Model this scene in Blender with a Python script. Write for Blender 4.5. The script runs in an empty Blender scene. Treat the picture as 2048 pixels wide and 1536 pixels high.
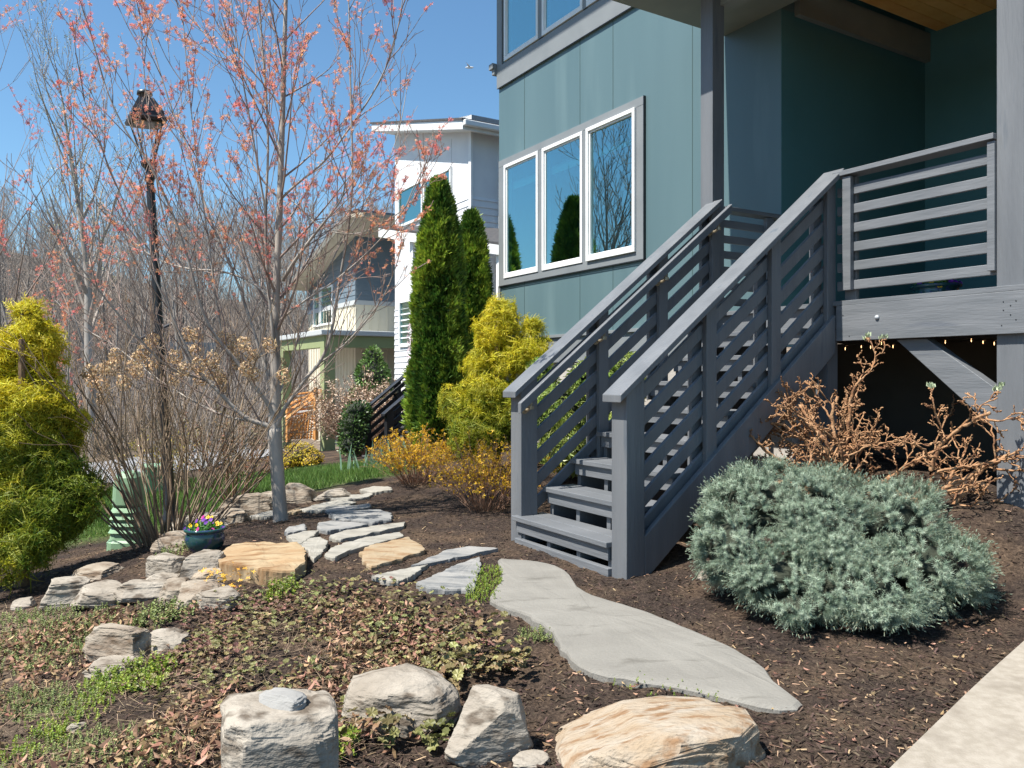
import bpy, math, random
import numpy as np
from math import radians as rad, sin, cos, pi, sqrt, atan2
sc = bpy.context.scene
COL = sc.collection
F = 1580.0; U0 = 1024.0; V0 = 752.0; CZ = 1.21
rs = np.random.RandomState
# ------------------------------------------------------------------ frames
TH = rad(31.5); D2 = np.array([cos(TH), sin(TH)]); D1 = np.array([-sin(TH), cos(TH)])
KX = np.array([2.4415, 7.171])
def W(u, v, Y): return np.array([(u-U0)/F*Y, Y, CZ-(v-V0)/F*Y])
def HF(b, a, z, K=KX): 
    p = K + D2*b + D1*a
    return np.array([p[0], p[1], z])
def a_of(u, b=0.0, K=KX):
    r = (u-U0)/F; p = K + D2*b
    return (p[0]-r*p[1])/(-D1[0]+r*D1[1])
def b_of(u, a=0.0, K=KX):
    r = (u-U0)/F; p = K + D1*a
    return (r*p[1]-p[0])/(D2[0]-r*D2[1])
# ------------------------------------------------------------------ noise
def _h(ix, iy, iz, s):
    n = (ix*374761393 + iy*668265263 + iz*2147483647 + s*1274126177) & 0xffffffff
    n = ((n ^ (n >> 13))*1274126177) & 0xffffffff
    n = n ^ (n >> 16)
    return (n & 0xffff)/65535.0
def vnoise(P, s=0):
    P = np.asarray(P, float); i = np.floor(P).astype(np.int64); f = P-i; f = f*f*(3-2*f)
    r = 0
    for dx in (0, 1):
        for dy in (0, 1):
            for dz in (0, 1):
                w = (f[..., 0] if dx else 1-f[..., 0])*(f[..., 1] if dy else 1-f[..., 1])*(f[..., 2] if dz else 1-f[..., 2])
                r = r + w*_h(i[..., 0]+dx, i[..., 1]+dy, i[..., 2]+dz, s)
    return r*2-1
def fbm(P, s=0, o=4):
    r = 0; a = 1.0; P = np.asarray(P, float)
    for k in range(o):
        r = r + a*vnoise(P, s+k); P = P*2.03+7.1; a *= .5
    return r
# ------------------------------------------------------------------ terrain
CT = np.array([
 (1.5,2.4,-1.2),(2.5,2.6,-1.17),(3.6,3.0,-1.1),(0.6,2.4,-1.2),(0,2.4,-1.24),(-1,2.4,-1.31),(-2,2.5,-1.42),(-4,3,-1.6),(0,0,-1.25),(3,0,-1.15),(-3,0,-1.5),
 (-.14,5.15,-1.2),(1.02,2.8,-1.2),(.67,4.64,-1.21),(.06,5.6,-1.2),(1.7,3.5,-1.19),(2.4,3.9,-1.14),(2.6,4.6,-.82),(3.4,4.3,-.85),(1.9,5.0,-1.0),
 (2.35,5.67,-.75),(2.4,7.2,-.7),(3.5,6,-.7),(5,7,-.7),(1.0,8.3,-.85),(0,10.5,-1.0),(-.35,12,-1.15),(1.2,4.9,-1.13),
 (-1.19,5.78,-1.2),(-1.08,4.43,-1.2),(-1.94,6.6,-1.2),(-1.3,8.1,-1.23),(-1.56,4.89,-1.2),(-2.05,5.37,-1.2),(-2.3,6.0,-1.22),
 (-2.75,5.0,-1.38),(-2.45,4.6,-1.36),(-3.4,7.0,-1.5),(-3.4,5.67,-1.5),(-3.5,4.9,-1.5),(-2.1,3.3,-1.45),(-1.78,3.9,-1.36),(-.76,3.69,-1.27),(-1.5,4.3,-1.27),
 (-2.85,10.6,-1.42),(-3.6,9,-1.55),(-4.2,14,-1.75),(-5.2,19,-2.0),(-2.2,8.4,-1.27),(-4.7,10.8,-1.75),(-3.5,8,-1.58),(-6,8,-1.75),(-6,5,-1.7),
 (-9.5,17,-2.35),(-8,22,-2.35),(-2.4,15.1,-1.5),(-1,18,-1.6),(0,21,-1.7),(-5.6,23.5,-2.2),(-12,12,-2.3),(-14,20,-2.4),(5,20,-1.2),(8,8,-.7),(8,2,-1.0),(-8,0,-2),(0,-5,-1.2),(-1,28,-2.3),(-10,28,-2.4)], float)
def _tps_fit(C):
    n = len(C); X = C[:, :2]
    r = np.linalg.norm(X[:, None]-X[None], axis=2)
    Kx = np.where(r > 0, r*r*np.log(r+1e-12), 0) + np.eye(n)*.02
    A = np.zeros((n+3, n+3)); A[:n, :n] = Kx; A[:n, n] = 1; A[:n, n+1:] = X; A[n, :n] = 1; A[n+1:, :n] = X.T
    return np.linalg.solve(A, np.concatenate([C[:, 2], [0, 0, 0]]))
_cf = _tps_fit(CT)
def sst(x, a, b):
    t = np.clip((x-a)/(b-a), 0, 1); return t*t*(3-2*t)
def G(x, y):
    x = np.asarray(x, float); y = np.asarray(y, float)
    sh = x.shape; xf = x.ravel(); yf = y.ravel(); out = np.empty(xf.size)
    for k in range(0, xf.size, 40000):
        xx = xf[k:k+40000]; yy = yf[k:k+40000]
        r = np.hypot(xx[:, None]-CT[None, :, 0], yy[:, None]-CT[None, :, 1])
        z = (np.where(r > 1e-9, r*r*np.log(r+1e-12), 0)) @ _cf[:len(CT)] + _cf[-3] + _cf[-2]*xx + _cf[-1]*yy
        w = sst(np.hypot(xx+2.5, yy-9), 13, 22)
        far = -2.45 + 13*sst(yy, 34, 120)+sst(-xx, 22, 110)*14 - 1.0*sst(yy, 24, 34)
        out[k:k+40000] = z*(1-w)+far*w + CZ
    return out.reshape(sh)
def g1(x, y): return float(G(np.array([x]), np.array([y]))[0])
def hit(u, v, ymax=40.0):
    u = np.atleast_1d(np.asarray(u, float)); v = np.atleast_1d(np.asarray(v, float))
    Ys = np.exp(np.linspace(math.log(1.6), math.log(ymax), 90))
    X = (u[:, None]-U0)/F*Ys; Z = CZ-(v[:, None]-V0)/F*Ys
    d = Z-G(X, np.broadcast_to(Ys, X.shape))
    s = (d < 0); i = np.argmax(s, axis=1); i = np.where(s.any(axis=1), np.maximum(i, 1), len(Ys)-1)
    r = np.arange(len(u)); d0 = d[r, i-1]; d1 = d[r, i]; t = d0/(d0-d1+1e-9); Y = Ys[i-1]+(Ys[i]-Ys[i-1])*np.clip(t, 0, 1)
    return np.stack([(u-U0)/F*Y, Y, CZ-(v-V0)/F*Y], 1)
# ------------------------------------------------------------------ objects
def empty(name, loc, label, cat, group=None, kind=None):
    o = bpy.data.objects.new(name, None); COL.objects.link(o); o.location = [float(c) for c in loc]; o.empty_display_size = .2
    tag(o, label, cat, group, kind); return o
def tag(o, label=None, cat=None, group=None, kind=None):
    if label: o['label'] = label
    if cat: o['category'] = cat
    if group: o['group'] = group
    if kind: o['kind'] = kind
    return o
def org(parent):
    v = np.zeros(3)
    while parent is not None:
        v = v+np.array(parent.location); parent = parent.parent
    return v
class MB:
    """collects geometry, builds ONE mesh object"""
    def __init__(s): s.V = []; s.n = 0; s.F = {}; s.A = {}
    def add(s, V, Fs, mi=0, attr=None):
        V = np.asarray(V, float).reshape(-1, 3)
        if isinstance(Fs, np.ndarray): Fs = {Fs.shape[1]: Fs}
        else:
            d = {}
            for f in Fs: d.setdefault(len(f), []).append(f)
            Fs = {k: np.array(x) for k, x in d.items()}
        for k, x in Fs.items():
            if len(x): s.F.setdefault(k, []).append((x+s.n, mi))
        s.A.setdefault('t', []).append(np.full(len(V), 0.0) if attr is None else np.asarray(attr, float))
        s.V.append(V); s.n += len(V); return s
    def box(s, b0, b1, a0, a1, z0, z1, K=KX, mi=0):
        P = [HF(b, a, z, K) for b, a, z in ((b0,a0,z0),(b1,a0,z0),(b1,a1,z0),(b0,a1,z0),(b0,a0,z1),(b1,a0,z1),(b1,a1,z1),(b0,a1,z1))]
        return s.add(P, [(0,3,2,1),(4,5,6,7),(0,1,5,4),(1,2,6,5),(2,3,7,6),(3,0,4,7)], mi)
    def prism(s, poly, a0, a1, K=KX, mi=0):
        """poly: list of (b,z); extruded along a"""
        n = len(poly); P = [HF(b, a0, z, K) for b, z in poly]+[HF(b, a1, z, K) for b, z in poly]
        return s.add(P, [tuple(range(n))[::-1], tuple(range(n, 2*n))]+[(i, (i+1) % n, n+(i+1) % n, n+i) for i in range(n)], mi)
    def prism_b(s, poly, b0, b1, K=KX, mi=0):
        """poly: list of (a,z); extruded along b"""
        n = len(poly); P = [HF(b0, a, z, K) for a, z in poly]+[HF(b1, a, z, K) for a, z in poly]
        return s.add(P, [tuple(range(n)), tuple(range(n, 2*n))[::-1]]+[(i, n+i, n+(i+1) % n, (i+1) % n) for i in range(n)], mi)
    def hexa(s, P, mi=0):
        return s.add(P, [(0,3,2,1),(4,5,6,7),(0,1,5,4),(1,2,6,5),(2,3,7,6),(3,0,4,7)], mi)
    def tube(s, pts, rad_, sides=6, cap=True, mi=0, attr=None):
        pts = np.asarray(pts, float); n = len(pts); rad_ = np.broadcast_to(rad_, (n,))
        T = np.gradient(pts, axis=0); T /= np.linalg.norm(T, axis=1)[:, None]+1e-12
        up = np.array([0, 0, 1.0]) if abs(T[0][2]) < .8 else np.array([1.0, 0, 0])
        A = np.cross(T, up); A /= np.linalg.norm(A, axis=1)[:, None]+1e-12; B = np.cross(T, A)
        th = np.arange(sides)*2*pi/sides
        R = pts[:, None]+rad_[:, None, None]*(np.cos(th)[None, :, None]*A[:, None]+np.sin(th)[None, :, None]*B[:, None])
        i = np.arange(n-1)[:, None]*sides; j = np.arange(sides)[None]; k = (j+1) % sides
        Q = np.stack([i+j, i+k, i+sides+k, i+sides+j], -1).reshape(-1, 4)
        FF = [tuple(q) for q in Q] if cap else Q
        if cap: FF = FF+[tuple(range(sides))[::-1], tuple(range((n-1)*sides, n*sides))]
        return s.add(R.reshape(-1, 3), FF, mi, None if attr is None else np.repeat(np.broadcast_to(attr, (n,)), sides))
    def lathe(s, prof, c, sides=24, mi=0, cap=True):
        th = np.arange(sides)*2*pi/sides; prof = np.asarray(prof, float); n = len(prof)
        P = np.stack([c[0]+prof[:, None, 0]*np.cos(th), c[1]+prof[:, None, 0]*np.sin(th), np.broadcast_to(c[2]+prof[:, None, 1], (n, sides))], -1).reshape(-1, 3)
        FF = [(i*sides+j, i*sides+(j+1) % sides, (i+1)*sides+(j+1) % sides, (i+1)*sides+j) for i in range(n-1) for j in range(sides)]
        if cap: FF += [tuple(range(sides))[::-1], tuple(range((n-1)*sides, n*sides))]
        return s.add(P, FF, mi)
    def inst(s, T, TF, pos, R, scale, mi=0, attr=None, tattr=None):
        """instance template verts T (V,3), faces TF (f,k) at pos (N,3), rotation R (N,3,3), scale (N,) or (N,3)"""
        N = len(pos); 
        if N == 0: return s
        scale = np.asarray(scale, float)
        if scale.ndim == 1: scale = scale[:, None]*np.ones(3)
        P = np.einsum('nij,nvj->nvi', R, T[None]*scale[:, None, :])+pos[:, None]
        FF = (TF[None]+(np.arange(N)*len(T))[:, None, None]).reshape(-1, TF.shape[1])
        at = None
        if attr is not None: at = np.repeat(attr, len(T))
        if tattr is not None: at = (0 if at is None else at)+np.tile(tattr, N)
        return s.add(P.reshape(-1, 3), FF, mi, at)
    def build(s, name, mats, parent=None, smooth=False, label=None, bevel=0):
        V = np.concatenate(s.V) - org(parent)
        me = bpy.data.meshes.new(name); me.vertices.add(len(V)); me.vertices.foreach_set('co', V.ravel())
        loops = []; starts = []; mis = []; c = 0
        for k, lst in s.F.items():
            for x, mi in lst:
                loops.append(x.ravel()); starts.append(c+np.arange(len(x))*k); c += x.size; mis.append(np.full(len(x), mi))
        loops = np.concatenate(loops); starts = np.concatenate(starts); mis = np.concatenate(mis)
        me.loops.add(len(loops)); me.loops.foreach_set('vertex_index', loops.astype(np.int32))
        me.polygons.add(len(starts)); me.polygons.foreach_set('loop_start', starts.astype(np.int32))
        me.polygons.foreach_set('material_index', mis.astype(np.int32))
        me.polygons.foreach_set('use_smooth', np.full(len(starts), bool(smooth)))
        at = np.concatenate(s.A['t'])
        if at.any():
            A = me.attributes.new('tone', 'FLOAT', 'POINT'); A.data.foreach_set('value', at.astype(np.float32))
        me.update(calc_edges=True); me.validate()
        for m in (mats if isinstance(mats, (list, tuple)) else [mats]): me.materials.append(m)
        o = bpy.data.objects.new(name, me); COL.objects.link(o)
        if parent is not None: o.parent = parent
        if label: o['label'] = label
        if bevel:
            m = o.modifiers.new('edge', 'BEVEL'); m.width = bevel; m.segments = 2; m.limit_method = 'ANGLE'
        return o
def recenter(o):
    me = o.data; n = len(me.vertices); co = np.empty(n*3); me.vertices.foreach_get('co', co); co = co.reshape(-1, 3)
    c = (co.min(0)+co.max(0))/2; c[2] = co[:, 2].min()
    me.vertices.foreach_set('co', (co-c).ravel()); me.update(); o.location = [float(q) for q in c]; return o
def dup(root, loc, label=None, rz=0.0, s=1.0):
    def cp(o, par):
        c = o.copy(); COL.objects.link(c); c.parent = par
        for ch in list(o.children): cp(ch, c)
        return c
    r = cp(root, None); r.location = [float(q) for q in loc]; r.rotation_euler = (0, 0, rz); r.scale = (s, s, s)
    if label: r['label'] = label
    return r
def basis(D, roll):
    """rotation matrices whose local Z maps to D, rolled"""
    D = D/(np.linalg.norm(D, axis=1)[:, None]+1e-12)
    up = np.where(np.abs(D[:, 2:3]) < .95, np.array([[0, 0, 1.0]]), np.array([[1.0, 0, 0]]))
    A = np.cross(up, D); A /= np.linalg.norm(A, axis=1)[:, None]+1e-12; B = np.cross(D, A)
    c = np.cos(roll)[:, None]; s_ = np.sin(roll)[:, None]
    return np.stack([A*c+B*s_, -A*s_+B*c, D], -1)
def rdir(R, n):
    v = R.normal(size=(n, 3)); return v/np.linalg.norm(v, axis=1)[:, None]
# ------------------------------------------------------------------ materials
def pm(name, c1, c2=None, scale=5.0, rough=.7, bump=0.0, bscale=None, detail=6, stretch=None, isl=0.0, tone=None, spec=.4, world=True, lo=.35, hi=.65, c3=None, s3=1.0, t3=(.5, .7), trans=0.0, dist=.01, metal=0.0, bw=None):
    m = bpy.data.materials.new(name); m.use_nodes = True; nt = m.node_tree; N = nt.nodes; L = nt.links
    b = N['Principled BSDF']; b.inputs['Roughness'].default_value = rough; b.inputs['Specular IOR Level'].default_value = spec
    b.inputs['Metallic'].default_value = metal
    if world: geo = N.new('ShaderNodeNewGeometry'); co = geo.outputs['Position']
    else: geo = N.new('ShaderNodeTexCoord'); co = geo.outputs['Object']
    if stretch is not None:
        mp = N.new('ShaderNodeMapping'); mp.inputs['Scale'].default_value = stretch[:3]
        if len(stretch) > 3: mp.inputs['Rotation'].default_value = (0, 0, stretch[3])
        mp.vector_type = 'TEXTURE' if False else 'POINT'
        L.new(co, mp.inputs['Vector']); co = mp.outputs['Vector']
    def noise(sca, det=detail):
        n = N.new('ShaderNodeTexNoise'); n.inputs['Scale'].default_value = sca; n.inputs['Detail'].default_value = min(det, 4); L.new(co, n.inputs['Vector']); return n.outputs['Fac']
    def mr(src, a, bb, c=0., d=1.):
        n = N.new('ShaderNodeMapRange'); n.inputs[1].default_value = a; n.inputs[2].default_value = bb; n.inputs[3].default_value = c; n.inputs[4].default_value = d; L.new(src, n.inputs[0]); return n.outputs[0]
    def mix(f, x, y, mode='MIX'):
        n = N.new('ShaderNodeMix'); n.data_type = 'RGBA'; n.blend_type = mode
        if isinstance(f, float): n.inputs['Factor'].default_value = f
        else: L.new(f, n.inputs['Factor'])
        for k, q in ((6, x), (7, y)):
            if isinstance(q, (tuple, list)): n.inputs[k].default_value = (*q[:3], 1)
            else: L.new(q, n.inputs[k])
        return n.outputs[2]
    col = c1
    if c2 is not None: col = mix(mr(noise(scale), lo, hi), c1, c2)
    if c3 is not None: col = mix(mr(noise(s3, 8), *t3), col, c3)
    if tone is not None:
        a = N.new('ShaderNodeAttribute'); a.attribute_name = 'tone'; col = mix(mr(a.outputs['Fac'], 0, 1), col, tone)
    if isl:
        g2 = N.new('ShaderNodeNewGeometry'); v = mr(g2.outputs['Random Per Island'], 0, 1, 1-isl, 1+isl)
        hs = N.new('ShaderNodeHueSaturation'); L.new(v, hs.inputs['Value'])
        m2 = N.new('ShaderNodeMath'); m2.operation = 'MULTIPLY'; m2.inputs[1].default_value = 7.31; L.new(g2.outputs['Random Per Island'], m2.inputs[0])
        m3 = N.new('ShaderNodeMath'); m3.operation = 'FRACT'; L.new(m2.outputs[0], m3.inputs[0]); L.new(mr(m3.outputs[0], 0, 1, .5-.045*isl, .5+.045*isl), hs.inputs['Hue'])
        if isinstance(col, tuple): hs.inputs['Color'].default_value = (*col[:3], 1)
        else: L.new(col, hs.inputs['Color'])
        col = hs.outputs[0]
    if isinstance(col, tuple): b.inputs['Base Color'].default_value = (*col[:3], 1)
    else: L.new(col, b.inputs['Base Color'])
    if bump:
        bn = N.new('ShaderNodeBump'); bn.inputs['Strength'].default_value = bump; bn.inputs['Distance'].default_value = dist
        L.new(noise(bscale or scale*4, 3), bn.inputs['Height']); L.new(bn.outputs[0], b.inputs['Normal'])
    if trans:
        tr = N.new('ShaderNodeBsdfTranslucent'); ms = N.new('ShaderNodeMixShader'); ms.inputs[0].default_value = trans
        if isinstance(col, tuple): tr.inputs['Color'].default_value = (*col[:3], 1)
        else: L.new(col, tr.inputs['Color'])
        out = N['Material Output']; L.new(b.outputs[0], ms.inputs[1]); L.new(tr.outputs[0], ms.inputs[2]); L.new(ms.outputs[0], out.inputs[0])
    return m
WD = (1, 1, .06)
GREY = pm('painted_grey_wood', (.118,.125,.136), (.152,.159,.17), 7, .5, .85, 60, stretch=(1, 1, .12), spec=.5, dist=.004, c3=(.095,.11,.13), s3=14, t3=(.62,.75))
GREYH = pm('painted_grey_boards', (.128,.136,.147), (.165,.172,.184), 9, .5, .45, 40, stretch=(.25,.25,2.2), spec=.5, dist=.004, c3=(.11,.12,.14), s3=10, t3=(.62,.75))
TEAL = pm('teal_fibre_cement', (.085,.142,.157), (.105,.168,.182), 1.1, .42, .12, 50, stretch=(1, 1, .13), spec=.5, dist=.003, c3=(.122,.188,.2), s3=2.6, t3=(.54,.72))  # c3 streaks: pale upright light reflections painted into the teal
TRIM = pm('grey_trim_board', (.185,.20,.21), (.21,.225,.235), 3, .55, .1, 60)
WHITE = pm('white_vinyl', (.78,.78,.77), (.72,.72,.71), 4, .35)
BLACKP = pm('black_painted_metal', (.012,.012,.014), (.02,.02,.022), 20, .35, .1, 80, spec=.6)
CONC = pm('pale_concrete_foundation', (.50,.46,.42), (.40,.37,.34), 3, .9, .3, 60)
# ================================================================== camera, light, world
cam = bpy.data.cameras.new('camera'); camo = bpy.data.objects.new('camera', cam); COL.objects.link(camo); sc.camera = camo
camo.location = (0, 0, CZ); camo.rotation_euler = (pi/2, 0, 0); cam.sensor_width = 36; cam.lens = 36*F/2048
cam.shift_y = -(768-V0)/2048; cam.clip_end = 1000; cam.clip_start = .05
AZ, EL = rad(-118), rad(59)
w = bpy.data.worlds.new('World'); sc.world = w; w.use_nodes = True
nt = w.node_tree; sky = nt.nodes.new('ShaderNodeTexSky'); sky.sky_type = 'NISHITA'; sky.sun_disc = False
sky.sun_elevation = EL; sky.sun_rotation = AZ % (2*pi); sky.air_density = 1.0; sky.dust_density = .5; sky.ozone_density = 1.0
bg = nt.nodes['Background']; bg.inputs[1].default_value = .088; tn = nt.nodes.new('ShaderNodeMix'); tn.data_type = 'RGBA'; tn.blend_type = 'MULTIPLY'; tn.inputs['Factor'].default_value = 1; tn.inputs[7].default_value = (.74, 1, 1.1, 1)
nt.links.new(sky.outputs[0], tn.inputs[6]); nt.links.new(tn.outputs[2], bg.inputs[0])
sun = bpy.data.lights.new('sun', 'SUN'); so = bpy.data.objects.new('sun', sun); COL.objects.link(so)
sun.energy = 5.0; sun.angle = rad(.53); sun.color = (1, .96, .88)
import mathutils
sd = mathutils.Vector((sin(AZ)*cos(EL), cos(AZ)*cos(EL), sin(EL)))
so.rotation_euler = sd.to_track_quat('Z', 'Y').to_euler()
sc.view_settings.view_transform = 'Standard'; sc.view_settings.look = 'None'; sc.view_settings.exposure = .88
sc.cycles.max_bounces = 6; sc.cycles.diffuse_bounces = 3; sc.cycles.glossy_bounces = 3; sc.cycles.transparent_max_bounces = 8

# ================================================================== ground
def grow_axis(lo, hi, step, far, g=1.16):
    c = list(np.arange(lo, hi, step)); s = step; x = hi
    while x < far[1]: c.append(x); s *= g; x += s
    c.append(far[1]); s = step; x = lo-step; pre = []
    while x > far[0]: pre.append(x); s *= g; x -= s
    pre.append(far[0]); return np.array(pre[::-1]+c)
gx = grow_axis(-4.2, 3.6, .035, (-260, 160)); gy = grow_axis(1.7, 9.0, .035, (-60, 330))
XX, YY = np.meshgrid(gx, gy); ZZ = G(XX, YY)
near = (1-sst(np.hypot(XX+.5, YY-5), 7, 14))
PN = np.stack([XX, YY, XX*0], -1)
dn = near*(fbm(PN*9, 3, 4)*.010+fbm(PN*2.1, 9, 2)*.005) + (1-near)*fbm(PN*.35, 5, 3)*.05
ZZ = ZZ+dn
def poly_mask(x, y, poly, soft=.25):
    """signed smooth inside mask"""
    poly = np.asarray(poly, float); inside = np.zeros(x.shape, bool); dmin = np.full(x.shape, 1e9)
    n = len(poly)
    for i in range(n):
        a = poly[i]; b = poly[(i+1) % n]
        c = ((a[1] > y) != (b[1] > y)) & (x < (b[0]-a[0])*(y-a[1])/(b[1]-a[1]+1e-12)+a[0]); inside ^= c
        e = b-a; t = np.clip(((x-a[0])*e[0]+(y-a[1])*e[1])/(e@e), 0, 1)
        dmin = np.minimum(dmin, np.hypot(x-a[0]-t*e[0], y-a[1]-t*e[1]))
    return np.clip(.5+np.where(inside, 1, -1)*dmin/soft*.5, 0, 1)
LAWN = [(-2.9,8.2),(-2.0,9.1),(-1.2,9.6),(-.9,10.6),(-1.9,12.6),(-2.6,13.6),(-4.4,14.6),(-6.2,16),(-8.6,14.8),(-12,12.5),(-14,9),(-6.5,7.4),(-4.6,7.6),(-3.9,8.3)]
nz = fbm(PN*1.3, 21, 3)*.35
lawn = poly_mask(XX+nz*.5, YY+nz*.5, LAWN, .35)
# beyond the garden: lawn strips and woodland litter
farw = sst(np.hypot(XX+2.5, YY-9), 13, 20)
FCOL = {'lawn': lawn, 'wood': sst(YY-.2*XX, 22, 27)*farw + (1-(1-farw))*0, 'litter': sst(-(XX*1.0+ (YY-2.0)*.35)+nz*1.2, 1.15, 1.75)*(1-sst(YY, 4.5, 5.2))}
H, Wd = XX.shape
idx = np.arange(H*Wd).reshape(H, Wd)
q = np.stack([idx[:-1, :-1], idx[:-1, 1:], idx[1:, 1:], idx[1:, :-1]], -1).reshape(-1, 4)
m = MB(); m.add(np.stack([XX, YY, ZZ], -1).reshape(-1, 3), q)
GM = bpy.data.materials.new('mulch_and_lawn_soil'); GM.use_nodes = True
def build_ground_mat(M):
    nt = M.node_tree; N = nt.nodes; L = nt.links; b = N['Principled BSDF']; b.inputs['Roughness'].default_value = .95; b.inputs['Specular IOR Level'].default_value = .15
    geo = N.new('ShaderNodeNewGeometry'); co = geo.outputs['Position']
    def tex(kind, s, **k):
        n = N.new(kind); n.inputs['Scale'].default_value = s; L.new(co, n.inputs['Vector'])
        for a, v in k.items(): n.inputs[a].default_value = v
        return n
    def ramp(src, stops):
        r = N.new('ShaderNodeValToRGB'); L.new(src, r.inputs[0]); e = r.color_ramp.elements
        while len(e) > 1: e.remove(e[-1])
        e[0].position = stops[0][0]; e[0].color = (*stops[0][1], 1)
        for p, c in stops[1:]:
            x = e.new(p); x.color = (*c, 1)
        return r.outputs[0]
    def mix(f, x, y):
        n = N.new('ShaderNodeMix'); n.data_type = 'RGBA'
        if isinstance(f, float): n.inputs[0].default_value = f
        else: L.new(f, n.inputs[0])
        L.new(x, n.inputs[6]); L.new(y, n.inputs[7]); return n.outputs[2]
    def attr(n): a = N.new('ShaderNodeAttribute'); a.attribute_name = n; return a.outputs['Fac']
    n1 = tex('ShaderNodeTexNoise', 45, Detail=5, Roughness=.75).outputs['Fac']
    vo = tex('ShaderNodeTexVoronoi', 70, Randomness=1.0)
    n2 = tex('ShaderNodeTexNoise', 2.3, Detail=4).outputs['Fac']
    mul = ramp(n1, [(.3, (.014,.010,.009)), (.5, (.046,.033,.027)), (.66, (.088,.063,.048)), (.78, (.18,.13,.09))])
    dry = ramp(n1, [(.3, (.05,.034,.022)), (.5, (.12,.08,.052)), (.7, (.25,.17,.11))])
    mul = mix(ramp_f(N, L, n2, .45, .75), mul, dry)
    gr = ramp(tex('ShaderNodeTexNoise', 30, Detail=4).outputs['Fac'], [(.3, (.03,.05,.012)), (.55, (.08,.13,.03)), (.75, (.17,.18,.07))])
    wd = ramp(tex('ShaderNodeTexNoise', 1.5, Detail=5, Roughness=.7).outputs['Fac'], [(.3, (.10,.075,.055)), (.5, (.19,.145,.11)), (.7, (.28,.23,.17))])
    li = ramp(n1, [(.3, (.05,.038,.027)), (.5, (.15,.11,.08)), (.68, (.27,.20,.14))])
    c = mix(attr('litter'), mul, li); c = mix(attr('lawn'), c, gr); c = mix(attr('wood'), c, wd)
    L.new(c, b.inputs['Base Color'])
    bn = N.new('ShaderNodeBump'); bn.inputs['Strength'].default_value = .9; bn.inputs['Distance'].default_value = .02; L.new(n1, bn.inputs['Height'])
    b2 = N.new('ShaderNodeBump'); b2.inputs['Strength'].default_value = .6; b2.inputs['Distance'].default_value = .01; L.new(vo.outputs['Distance'], b2.inputs['Height']); L.new(bn.outputs[0], b2.inputs['Normal'])
    L.new(b2.outputs[0], b.inputs['Normal'])
def ramp_f(N, L, src, a, b):
    n = N.new('ShaderNodeMapRange'); n.inputs[1].default_value = a; n.inputs[2].default_value = b; L.new(src, n.inputs[0]); return n.outputs[0]
build_ground_mat(GM)
go = m.build('ground', GM, smooth=True); tag(go, kind='structure', label='dark bark mulch beds, sloping soil and wooded hillside')
for k, v in FCOL.items():
    A = go.data.attributes.new(k, 'FLOAT', 'POINT'); A.data.foreach_set('value', np.broadcast_to(v, XX.shape).ravel().astype(np.float32))
# real surface height incl. bumps (for resting things)
def GS(x, y):
    x = np.asarray(x, float); y = np.asarray(y, float); P = np.stack([x, y, x*0], -1)
    nr = (1-sst(np.hypot(x+.5, y-5), 7, 14))
    return G(x, y)+nr*(fbm(P*9, 3, 4)*.010+fbm(P*2.1, 9, 2)*.005)+(1-nr)*fbm(P*.35, 5, 3)*.05
def gs1(x, y): return float(GS(np.array([x]), np.array([y]))[0])

# road, kerb, driveway
ASPH = pm('old_grey_asphalt', (.20,.20,.21), (.28,.28,.29), 30, .9, .4, 120)
def strip(name, cl, wid, mt, lift=.02, th=.0):
    cl = np.array(cl, float); t = np.linspace(0, len(cl)-1, 60); c = np.stack([np.interp(t, range(len(cl)), cl[:, k]) for k in (0, 1)], 1)
    for _ in range(6): c[1:-1] = (c[:-2]+c[2:]+2*c[1:-1])/4
    T = np.gradient(c, axis=0); T /= np.linalg.norm(T, axis=1)[:, None]; Nn = np.stack([-T[:, 1], T[:, 0]], 1)
    k = 9; off = np.linspace(-wid/2, wid/2, k); P = c[:, None]+Nn[:, None]*off[None, :, None]
    z = GS(P[..., 0], P[..., 1]); zc = z.mean(1)
    for _ in range(4): zc[1:-1] = (zc[:-2]+zc[2:]+2*zc[1:-1])/4
    z = np.maximum(np.broadcast_to(zc[:, None], z.shape), z)+lift
    V = np.concatenate([P, z[..., None]], -1).reshape(-1, 3); i = np.arange(60*k).reshape(60, k)
    q = np.stack([i[:-1, :-1], i[:-1, 1:], i[1:, 1:], i[1:, :-1]], -1).reshape(-1, 4)
    if th:
        V2 = V.copy(); V2[:, 2] -= th; n = len(V); e = []
        ring = list(i[0])+list(i[1:, -1])+list(i[-1][::-1][1:])+list(i[::-1][1:-1, 0])
        q = [tuple(a) for a in q]+[(ring[j], ring[(j+1) % len(ring)], n+ring[(j+1) % len(ring)], n+ring[j]) for j in range(len(ring))]
        V = np.concatenate([V, V2])
    o = MB().add(V, q).build(name, mt, smooth=False); tag(o, kind='structure'); return o
strip('road', [(-34,11.5),(-22,15),(-13,16.6),(-9.3,18.5),(-8.6,23),(-10.5,30),(-16,40)], 4.2, ASPH, .03)
CW = pm('brushed_tan_concrete', (.27,.235,.19), (.34,.30,.25), 26, .9, .5, 160, c3=(.20,.17,.135), s3=6, t3=(.5,.75), dist=.004)
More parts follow.
